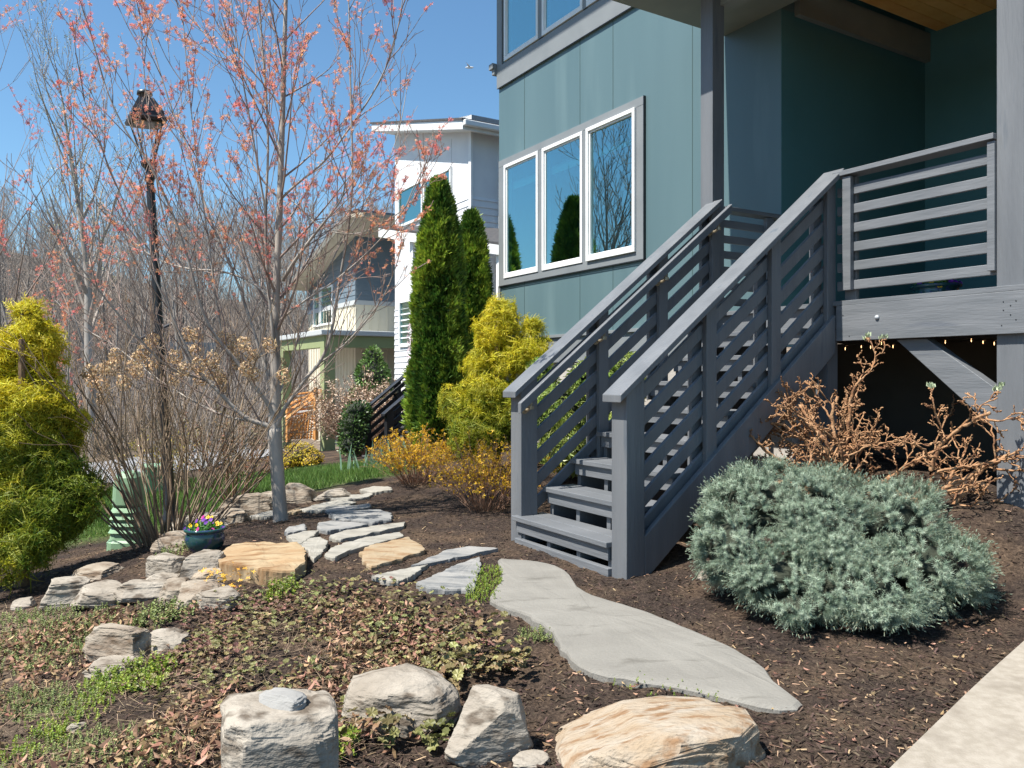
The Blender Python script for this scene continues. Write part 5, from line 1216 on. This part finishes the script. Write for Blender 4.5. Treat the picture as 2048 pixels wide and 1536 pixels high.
# ---- twiggy shrubs
def twiggy(name, label, base, n, H, spr_, seed, stem, leaf=None, nl=0, ls=.02, r=.004, kids=(3, 2), lz=.45, basr=.12, up=.35, wob=.25, tonef=None, lvT=leafT, lvF=leafF, group=None, leafname='leaves', tilt=(0, 0), maxlvl=2, cat='shrub', ang=(.3,.7)):
    root = empty(name, base, label, cat, group); T = Tree(seed); R = T.R
    for i in range(n):
        t = i*2.4; q = sqrt((i+.5)/n); d = np.array([cos(t)*spr_*q+tilt[0], sin(t)*spr_*q+tilt[1], 1.]); p = np.array(base)+[cos(t)*basr*q, sin(t)*basr*q, -.03]
        T.branch(p, d, H*R.uniform(.7, 1.1), r*R.uniform(.8, 1.3), 0, up=up, wob=wob, kids=kids, ang=ang, lr=.45, rr=.65, start=.3, rmin=r*.3, maxlvl=maxlvl, endr=.4)
    T.mesh(sides=(5, 3, 3, 3)).build('stems', stem, root, smooth=True)
    if nl:
        P, D = T.anchors(nl, (1, 2, 3) if maxlvl > 1 else (0, 1)); z = P[:, 2]-base[2]; k = z > H*lz*R.uniform(.6, 1.2, len(z)); P = P[k]
        MB().inst(lvT, lvF, P+R.normal(size=P.shape)*.012, basis(rdir(R, len(P))+[0, 0, .5], R.uniform(0, 6, len(P))), R.uniform(.6, 1.4, len(P))*ls, attr=R.uniform(0, 1, len(P))).build(leafname, leaf, root)
    return root, T
REDS = pm('red_brown_stem', (.20,.105,.065), (.30,.18,.12), 10, .7)
YL = pm('young_yellow_leaf', (.66,.42,.015), (.70,.50,.03), 8, .5, isl=.35, tone=(.62,.33,.02), trans=.35)
def gb(u, v, dz=0): p = hit(u, v)[0]; return [p[0], p[1], gs1(p[0], p[1])+dz]
lf3 = np.concatenate([leafT*[1, 1, 1], (leafT@np.array([[cos(2.1), sin(2.1), 0], [-sin(2.1), cos(2.1), 0], [0, 0, 1]])), (leafT@np.array([[cos(4.2), sin(4.2), 0], [-sin(4.2), cos(4.2), 0], [0, 0, 1]]))]); lf3F = np.concatenate([leafF, leafF+4, leafF+8])
b = gb(960, 1030); twiggy('spirea', 'yellow budding spirea right beside the left stair post', [b[0]+.05, b[1]+.25, b[2]], 90, .58, .95, 41, REDS, YL, 3300, .015, r=.0038, kids=(4, 2), lvT=lf3, lvF=lf3F, up=.15, lz=.42)
b = gb(825, 975); twiggy('spirea', 'yellow budding spirea left of the other, below the arborvitae', [b[0], b[1]+.25, b[2]], 80, .54, 1.0, 43, REDS, YL, 3300, .018, r=.004, kids=(4, 2), lvT=lf3, lvF=lf3F, up=.15, lz=.45)
YG = pm('golden_small_leaf', (.50,.33,.015), (.62,.44,.03), 4, .5, isl=.4, tone=(.42,.36,.03), trans=.2)
leafy('spirea', 'round orange yellow spirea on the lawn beside the green porch column', [sp(600,912,15.5,.36,.4,.28), sp(575,925,15.3,.25,.3,.2), sp(625,922,15.3,.22,.3,.2)], 3800, .035, YG, 8, coremt=DKB, corf=.75)
TANL = pm('dry_tan_leaf', (.45,.30,.18), (.55,.40,.27), 4, .8, isl=.35, tone=(.60,.47,.38))
b = [W(722, 900, 17.6)[0], 17.6, g1(W(722, 900, 17.6)[0], 17.6)]
twiggy('viburnum', 'bushy tan and pinkish shrub in front of the green porch column', b, 100, 1.6, 1.0, 47, REDS, TANL, 8200, .045, r=.008, kids=(5, 3), up=.1, lz=.4, tilt=(-.1, 0))
# hydrangea with dried heads, under the lamp
STRAW = pm('straw_coloured_stem', (.20,.14,.095), (.34,.25,.165), 7, .8, c3=(.10,.065,.045), s3=5)
hb0 = hit(335, 1082)[0]; hb0 = [hb0[0], hb0[1], gs1(hb0[0], hb0[1])]
hyd, TH_ = twiggy('hydrangea', 'large bare hydrangea with fanning straw coloured canes and dried flower heads', hb0, 60, 1.75, .85, 53, STRAW, r=.0075, kids=(3, 2), basr=.26, up=.15, wob=.30, maxlvl=2, ang=(.15, .4))
DRY = pm('dried_flower_head', (.62,.44,.26), (.72,.56,.37), 12, .8, isl=.35, tone=(.5,.32,.17), trans=.2)
R = rs(5)
HP = [(178,745),(200,742),(215,735),(183,762),(205,768),(232,712),(228,735),(248,765),(207,795),(262,735),(277,718),(303,728),(305,680),(378,668),(392,672),(350,714),(368,738),(390,702),(398,730),(425,718),(445,678),(463,684),(469,700),(489,688),(505,712),(474,725),(440,755),(447,768),(428,745),(510,748),(540,690),(492,738),(402,758),(560,728),(568,752),(290,700),(350,758),(275,745)]
for i, (u, v) in enumerate(HP):
    Y = hb0[1]+R.uniform(-.35, .55); c = W(u, v, Y); n = 130; d = rdir(R, n); P = c+d*np.array([.056, .056, .066])*R.uniform(.75, 1, n)[:, None]
    MB().inst(leafT, leafF, P, basis(d+rdir(R, n)*.6, R.uniform(0, 6, n)), R.uniform(.018, .032, n), attr=R.uniform(0, 1, n)).build('flower_head', DRY, hyd)
    q = TH_.B[np.argmin([np.linalg.norm(b[0][-1]-c) for b in TH_.B])][0][-2]; mid = (q+c)/2+R.normal(size=3)*.03
    MB().tube([q, mid, c], [.004, .003, .003], 4).build('flower_stalk', STRAW, hyd)
b = [W(470, 1000, 9.2)[0], 9.2, g1(W(470, 1000, 9.2)[0], 9.2)]
REDL = pm('dull_red_leaf', (.17,.055,.035), (.26,.11,.05), 5, .5, isl=.4, tone=(.16,.15,.05))
twiggy('red_leaved_shrub', 'sparse dark red leaved shrub between the hydrangea and the tree trunk', b, 26, .95, .75, 57, REDS, REDL, 1500, .03, r=.009, kids=(4, 3), up=.2, lz=.4)
b = [W(150, 1000, 9.8)[0], 9.8, g1(W(150, 1000, 9.8)[0], 9.8)]
twiggy('bare_shrub', 'tangled bare brown shrub behind the golden cypress', b, 70, 1.7, .7, 59, STRAW, r=.006, kids=(3, 2), up=.2)
b = [W(400, 960, 12.5)[0], 12.5, g1(W(400, 960, 12.5)[0], 12.5)]
twiggy('bare_shrub', 'dense thicket of thin tan canes behind the street lamp', b, 80, 1.7, .8, 60, STRAW, r=.006, kids=(3, 2), up=.2, basr=.5)
b = [W(330, 960, 14.5)[0], 14.5, g1(W(330, 960, 14.5)[0], 14.5)]
twiggy('golden_shrub', 'small golden leaved shrub glimpsed behind the hydrangea canes', b, 40, .9, .9, 63, STRAW, YG, 1500, .04, r=.006, kids=(3, 2), up=.2)
# peeling bare shrub beside the spruce
PEEL = pm('peeling_cinnamon_bark', (.32,.155,.07), (.42,.25,.135), 30, .85, .9, 90, c3=(.17,.08,.04), s3=24, t3=(.5,.62), dist=.006)
FRESH = pm('opening_leaf_bud', (.42,.50,.30), (.52,.58,.40), 8, .5)
def peel(label, base, mains, seed, H):
    root = empty('peeling_shrub', base, label, 'shrub'); T = Tree(seed); R = T.R
    for (dx, dy, L_) in mains:
        T.branch(np.array(base)+[0, 0, -.05], [dx, dy, .8], L_, .0165, 0, up=.28, wob=.7, n=10, kids=(5, 5, 3), ang=(.5, 1.0), lr=.48, rr=.66, start=.25, rmin=.0036, maxlvl=3, endr=.5)
    m = MB()
    for P, r, l in T.B:
        # knobbly: refine and vary radius
        t = np.linspace(0, len(P)-1, len(P)*3); Q = np.stack([np.interp(t, range(len(P)), P[:, k]) for k in range(3)], 1); rr = np.interp(t, range(len(P)), r)*(1+R.uniform(-.25, .35, len(t)))
        Q[1:-1] += R.normal(size=(len(Q)-2, 3))*.0035; m.tube(Q, rr, (7, 6, 5, 4)[l])
    m.build('stems', PEEL, root, smooth=True)
    tips = [b[0][-1] for b in T.B if b[2] >= 2]; R.shuffle(tips)
    for p in sorted(tips, key=lambda p: -p[2])[:7]:
        n = 7; MB().inst(lfz*[1.4, 1, 1], leafF, np.repeat(p[None], n, 0), basis(np.array([0, 0, 1.])+rdir(R, n)*.45, R.uniform(0, 6, n)), R.uniform(.025, .042, n)).build('leaf_bud', FRESH, root)
    return root
b = W(1700, 950, 5.15); b = [b[0], b[1], gs1(b[0], b[1])]
peel('knotty leafless shrub with peeling cinnamon bark behind the blue spruce', b, [(-1.3,.1,.9),(-.2,-.1,.95),(-1.15,-.05,.85),(-.75,.1,.85),(-.4,.0,.85),(-.1,.15,.85),(.3,-.1,.95),(.6,.1,.85),(-1.6,.0,.85),(.9,.05,.8),(.15,.1,1.0)], 71, 1)
b = W(1830, 985, 4.75); b = [b[0], b[1], gs1(b[0], b[1])]
peel('second peeling shrub with long low stems in front of the right porch post', b, [(.55,-.2,.75),(1.1,-.25,.85),(1.9,-.3,.85),(2.6,-.3,.7),(-.3,-.1,.25)], 73, 1)
# purple blossom shrub against the white house
PINKF = pm('pale_pink_blossom', (.62,.42,.48), (.72,.55,.58), 6, .6, isl=.2)
leafy('climbing_blossom', 'strip of pale pink blossoms against the white wall left of the arborvitae', [sp(828,690,11.6,.10,.12,.42), sp(832,620,11.6,.08,.1,.3)], 900, .03, PINKF, 13, coremt=DKB, corf=.5)
# iris leaves
IR = pm('blue_green_blade', (.16,.27,.18), (.22,.34,.23), 4, .5, isl=.25, trans=.25)
blade = np.array([[-.035,0,0],[.035,0,0],[-.03,.03,.5],[.03,.03,.5],[0,.14,1.0]]); 
ir0 = W(775, 905, 11.3); irz = g1(ir0[0], ir0[1]); iro = empty('iris_clump', [ir0[0], ir0[1], irz], 'clump of blue green iris blades below the black staircase', 'plant')
R = rs(6); n = 120; px = ir0[0]+R.normal(size=n)*.30+.1; py = ir0[1]+R.normal(size=n)*.12; m = MB()
sc_ = R.uniform(.26, .46, n); Rm = basis(np.array([0, 0, 1.])+rdir(R, n)*.35, R.uniform(0, 6, n)); pos = np.stack([px, py, G(px, py)-.02], 1)
m.inst(blade, np.array([[0,1,3,2]]), pos, Rm, sc_); m.inst(blade, np.array([[2,3,4]]), pos, Rm, sc_); m.build('blades', IR, iro)
# ================================================================== LOOSE GROUND COVER (uncountable)
R = rs(101)
def scatter(n, umin, umax, vmin, vmax): return hit(R.uniform(umin, umax, n), R.uniform(vmin, vmax, n))
# shredded bark
def chips(n, Lr, wr, seed, pick):
    R = rs(seed); P = pick(R, n); n = len(P); z = GS(P[:, 0], P[:, 1])
    T_ = np.array([[-.5,-.5,0],[.5,-.35,.0],[.45,.5,0],[-.55,.4,0],[-.45,-.4,.6],[.45,-.3,.9],[.4,.4,.7],[-.5,.35,.5]]); Fc = np.array([[4,5,6,7],[0,1,5,4],[1,2,6,5],[2,3,7,6],[3,0,4,7]])
    d = np.array([0, 0, 1.])+rdir(R, n)*.45; L_ = R.uniform(*Lr, n); w_ = R.uniform(*wr, n)
    return MB().inst(T_, Fc, np.stack([P[:, 0], P[:, 1], z+R.uniform(-.003, .006, n)], 1), basis(d, R.uniform(0, 6.28, n)), np.stack([L_, w_, w_*.35], 1))
def pick_bed(R, n):
    # denser near the camera, in ground coordinates
    y = 1.9+6.6*R.uniform(0, 1, n)**1.7; x = R.uniform(-.72, .72, n)*y*1.0; return np.stack([x, y], 1)
CH = pm('shredded_bark', (.036,.026,.021), (.09,.062,.046), 30, .95, isl=.75, spec=.15)
o = chips(42000, (.010, .045), (.0025, .010), 7, pick_bed).build('shredded_bark_mulch', CH); tag(o, 'dark shredded bark mulch covering the garden bed', 'mulch', kind='stuff')
CH2 = pm('dry_wood_chip', (.24,.155,.095), (.36,.25,.16), 20, .9, isl=.45, spec=.15)
o = chips(3400, (.012, .05), (.0025, .008), 8, pick_bed).build('pale_wood_chips', CH2); tag(o, 'scattered paler wood chips and splinters on the dark mulch', 'wood chips', kind='stuff')
# lawn grass
gbl = np.array([[-.05,0,0],[.05,0,0],[0,.28,1.0]]); gF = np.array([[0,1,2]])
n = 90000; y = R.uniform(8.2, 15.5, n); x = R.uniform(-9, -.8, n); mk = poly_mask(x+fbm(np.stack([x, y, x*0], 1)*1.3, 21, 3)*.17, y, LAWN, .3) > R.uniform(.3, .8, n); vis = (x/y*F+U0 > -30); x, y = x[mk & vis], y[mk & vis]; n = len(x)
GRS = pm('lawn_grass_blade', (.045,.12,.015), (.09,.19,.03), .9, .6, isl=.45, tone=(.20,.27,.07), trans=.3)
o = MB().inst(gbl, gF, np.stack([x, y, G(x, y)-.005], 1), basis(np.array([0, 0, 1.])+rdir(R, n)*.5, R.uniform(0, 6, n)), R.uniform(.05, .11, n), attr=R.uniform(0, .6, n)).build('lawn_grass', GRS); tag(o, 'green lawn beyond the edging rocks', 'grass', kind='stuff')
# reddish creeping ground cover (lobed leaves) in the lower middle
lob = []; 
for k in range(14): t = k*2*pi/14; r_ = 1.0 if k % 2 == 0 else .78; lob.append([r_*.5*cos(t), r_*.5*sin(t), .10*(k % 2)])
lob.append([0, 0, -.05]); LOB = np.array(lob); LOBF = np.array([[k, (k+1) % 14, 14] for k in range(14)])
def field(name, label, pts, n, mt, size, seed, hgt=(.01, .06), T_=LOB, Fc=LOBF, cat='ground cover', tilt=.5, clump=.0, cs=3.0, tone=(0, 1), kind='stuff', stand=None, grp=None):
    """leaves spread over a patch whose outline is given on the ground"""
    R = rs(seed); poly = hit([p[0] for p in pts], [p[1] for p in pts])[:, :2]; lo, hi = poly.min(0), poly.max(0); P = R.uniform(lo, hi, (n*3, 2))
    mk = poly_mask(P[:, 0], P[:, 1], poly, .22) > R.uniform(.15, .85, len(P)); P = P[mk][:n]; P3 = np.c_[P, P[:, 0]*0]
    if clump: f = fbm(P3*cs+seed, seed, 3); k = f > R.uniform(clump-.3, clump+.3, len(P)); P = P[k]; P3 = P3[k]
    n = len(P); z = G(P[:, 0], P[:, 1])+R.uniform(*hgt, n)*(1+.6*fbm(P3*4, 2, 2)); d = np.array([0, 0, 1.])+rdir(R, n)*tilt
    if stand: d = d+np.array([-.4, -.6, 0])*stand
    o = MB().inst(T_, Fc, np.c_[P, z], basis(d, R.uniform(0, 6, n)), R.uniform(.6, 1.3, n)*size, attr=R.uniform(*tone, n)).build(name, mt)
    tag(o, label, cat, grp, kind); return o
HEU = pm('bronze_lobed_leaf', (.20,.10,.065), (.11,.115,.035), 2.6, .5, isl=.45, tone=(.23,.23,.08), trans=.2, lo=.42, hi=.58)
HEU2 = pm('purple_brown_leaf', (.15,.065,.055), (.19,.10,.07), 5, .6, isl=.45, tone=(.26,.15,.10), trans=.2)
PA = [(300,1260),(420,1215),(560,1180),(700,1165),(800,1195),(900,1235),(990,1290),(960,1345),(870,1340),(700,1380),(560,1380),(420,1420),(320,1390),(280,1320)]
field('creeping_ground_cover', 'bronze and green creeping lobed leaves in the lower middle bed', PA, 2300, HEU, .026, 3, (.012, .075), clump=-.15, cs=2.2)
field('purple_ground_cover', 'purple brown withered leaves mixed through the creeping plants', PA, 2600, HEU2, .024, 4, (.008, .06), clump=-.1, cs=2.6)
for i, (pl_, nn, lb) in enumerate((([(870,1330),(960,1310),(1050,1330),(1060,1365),(980,1380),(900,1365)], 170, 'green lobed leaves arching over the top of the pyramid shaped rock'), ([(820,1380),(890,1340),(910,1400),(900,1500),(860,1510),(820,1450)], 170, 'trailing lobed leaves along the left side of the pyramid shaped rock'), ([(700,1390),(760,1400),(800,1480),(750,1510),(690,1460)], 130, 'low lobed leaves between the standing stone and the weathered rock'))):
    field('trailing_plant', lb, pl_, nn, HEU, .040, 20+i, (.05, .15) if i == 0 else (.02, .10), kind='stuff', cat='plant', tilt=.6)
# fallen leaves
lfF = np.array([[-.55,-.02,.1],[-.2,-.22,.0],[.25,-.18,.10],[.6,.04,.3],[.2,.2,-.03],[-.2,.17,.12]]); lfFc = np.array([[0,1,2,3,4,5]])
DL = pm('fallen_tan_leaf', (.15,.08,.045), (.25,.145,.085), 6, .8, isl=.65, tone=(.40,.26,.165), trans=.15, spec=.15)
PB = [(-20,1290),(150,1240),(330,1230),(560,1200),(800,1230),(900,1300),(860,1400),(700,1540),(-20,1600)]
field('fallen_leaves', 'dry tan fallen leaves caught among the creeping plants', PB, 7500, DL, .034, 5, (.004, .05), lfF, lfFc, 'fallen leaves', 1.1, clump=-.2, cs=1.7)
field('scattered_leaves', 'thin litter of dry leaf scraps on the right mulch', [(1000,1400),(1400,1300),(2040,1200),(2040,1320),(1800,1536),(1000,1536)], 260, DL, .022, 6, (.004, .012), lfF, lfFc, 'fallen leaves', .3)
# dry stalks and needles at lower left
stk = np.array([[-.5,-.006,0],[.5,-.004,.04],[.5,.004,.04],[-.5,.006,0]]); stkF = np.array([[0,1,2,3]])
STK = pm('dry_straw_stalk', (.30,.205,.13), (.40,.29,.19), 9, .9, isl=.4)
field('dry_stalks', 'dry straw stalks strewn over the lower left bed', [(-30,1230),(300,1230),(760,1250),(900,1400),(700,1600),(-30,1600)], 2600, STK, .11, 9, (.004, .05), stk, stkF, 'dry stalks', .25)
# sedum and juniper like mats
SED = pm('lime_sedum', (.10,.17,.018), (.16,.24,.025), 8, .5, isl=.4, tone=(.27,.33,.04), trans=.2)
sedT = []; sedFc = []
for k in range(10):
    t = k*2.4; z_ = .15+.08*k; r_ = .32-.022*k; b_ = len(sedT); c_, s_ = cos(t), sin(t); w_ = .12
    sedT += [[0,0,z_],[r_*.5*c_-w_*s_, r_*.5*s_+w_*c_, z_+.1],[r_*c_, r_*s_, z_+.16],[r_*.5*c_+w_*s_, r_*.5*s_-w_*c_, z_+.1]]; sedFc.append([b_, b_+1, b_+2, b_+3])
sedT = np.array(sedT); sedFc = np.array(sedFc)
JUN = pm('olive_creeping_juniper', (.09,.125,.03), (.13,.17,.045), 6, .6, isl=.35, tone=(.22,.25,.08))
MATS = [
 ('sedum_mat', 'bright lime green sedum mat below the low white slab', [(205,1350),(270,1330),(320,1350),(315,1385),(240,1392),(200,1380)], 300, SED, .042),
 ('sedum_mat', 'lime sedum trailing diagonally down the lower left corner', [(160,1440),(210,1370),(235,1385),(200,1440),(90,1500),(20,1536),(40,1480)], 300, SED, .032),
 ('sedum_tuft', 'fresh green tuft in front of the flat rust orange boulder', [(540,1182),(580,1172),(590,1196),(555,1210)], 110, SED, .045),
 ('sedum_tuft', 'green tuft beside the white mossy rock with orange flowers', [(300,1220),(390,1198),(400,1225),(340,1255),(300,1245)], 170, JUN, .05),
 ('weed_patch', 'bright green weeds growing along the left tip of the big slab', [(930,1205),(945,1180),(985,1150),(1000,1140),(1003,1165),(985,1195),(950,1212)], 420, SED, .026),
 ('weed_sprouts', 'tiny green sprouts along the lower edge of the big slab', [(1200,1358),(1290,1366),(1400,1392),(1450,1412),(1420,1412),(1290,1380),(1200,1368)], 46, SED, .02),
 ('moss_patch', 'mossy green patch above the lime sedum in the lower left bed', [(0,1395),(60,1380),(180,1400),(150,1440),(60,1450),(0,1440)], 500, JUN, .028),
 ('moss_patch', 'thin mossy green patch at the bottom left corner', [(60,1500),(160,1470),(300,1490),(380,1540),(60,1560)], 450, JUN, .028),
 ('creeping_juniper', 'olive creeping juniper at the left below the row of white rocks', [(-20,1300),(-20,1240),(150,1215),(260,1235),(330,1262),(230,1290),(100,1340),(0,1370)], 1000, JUN, .035),
 ('green_sprig', 'feathery green sprig between the weathered and pyramid rocks', [(780,1440),(800,1400),(850,1400),(860,1420),(810,1460)], 130, JUN, .05),
 ('green_sprig', 'green blades at the right foot of the tall standing stone', [(655,1480),(680,1480),(705,1530),(670,1536)], 60, SED, .05),
 ('weed_sprouts', 'blue green sprouts at the left edge of the big slab', [(1040,1262),(1085,1262),(1110,1292),(1070,1290)], 90, JUN, .028),
 ('grass_tuft', 'small grey green grass tuft beside the glazed pot', [(335,1105),(372,1088),(378,1108),(345,1120)], 70, JUN, .045),
]
for i, (nm, lb, pl_, nn, mt, sz) in enumerate(MATS): field(nm, lb, pl_, nn, mt, sz, 40+i, (0, .02), sedT, sedFc, 'plant', .35, kind='stuff' if nn > 300 else None)
ORF = pm('small_orange_flower', (.75,.35,.03), (.80,.50,.05), 9, .5)
field('orange_flowers', 'small orange yellow flowers over the white mossy rock', [(400,1185),(440,1175),(500,1178),(470,1200),(410,1205)], 60, ORF, .016, 70, (.05, .12), BT, BF, 'flowers', .5, kind='stuff')
# bird
bp = W(939, 135, 30.0); bd = empty('bird', bp, 'tiny pale bird gliding in the blue sky', 'bird')
BW = pm('pale_bird_plumage', (.5,.5,.5), (.6,.6,.6), 8, .7)
s_ = .11; Vb, Fb = CSs; MB().add(Vb*np.array([.16, .045, .04])*1.0+bp, Fb).build('body', BW, bd, smooth=True)
for sg in (-1, 1): MB().add([bp+[.05, 0, .02], bp+[-.05, 0, .02], bp+[-.09, sg*.15-.05, .06], bp+[-.03+sg*.1, sg*.24-.08, .085], bp+[.0, 0, .035]], [(0,1,2,3),(0,4,3),(1,4,2),(4,2,3)]).build('wing', BW, bd)
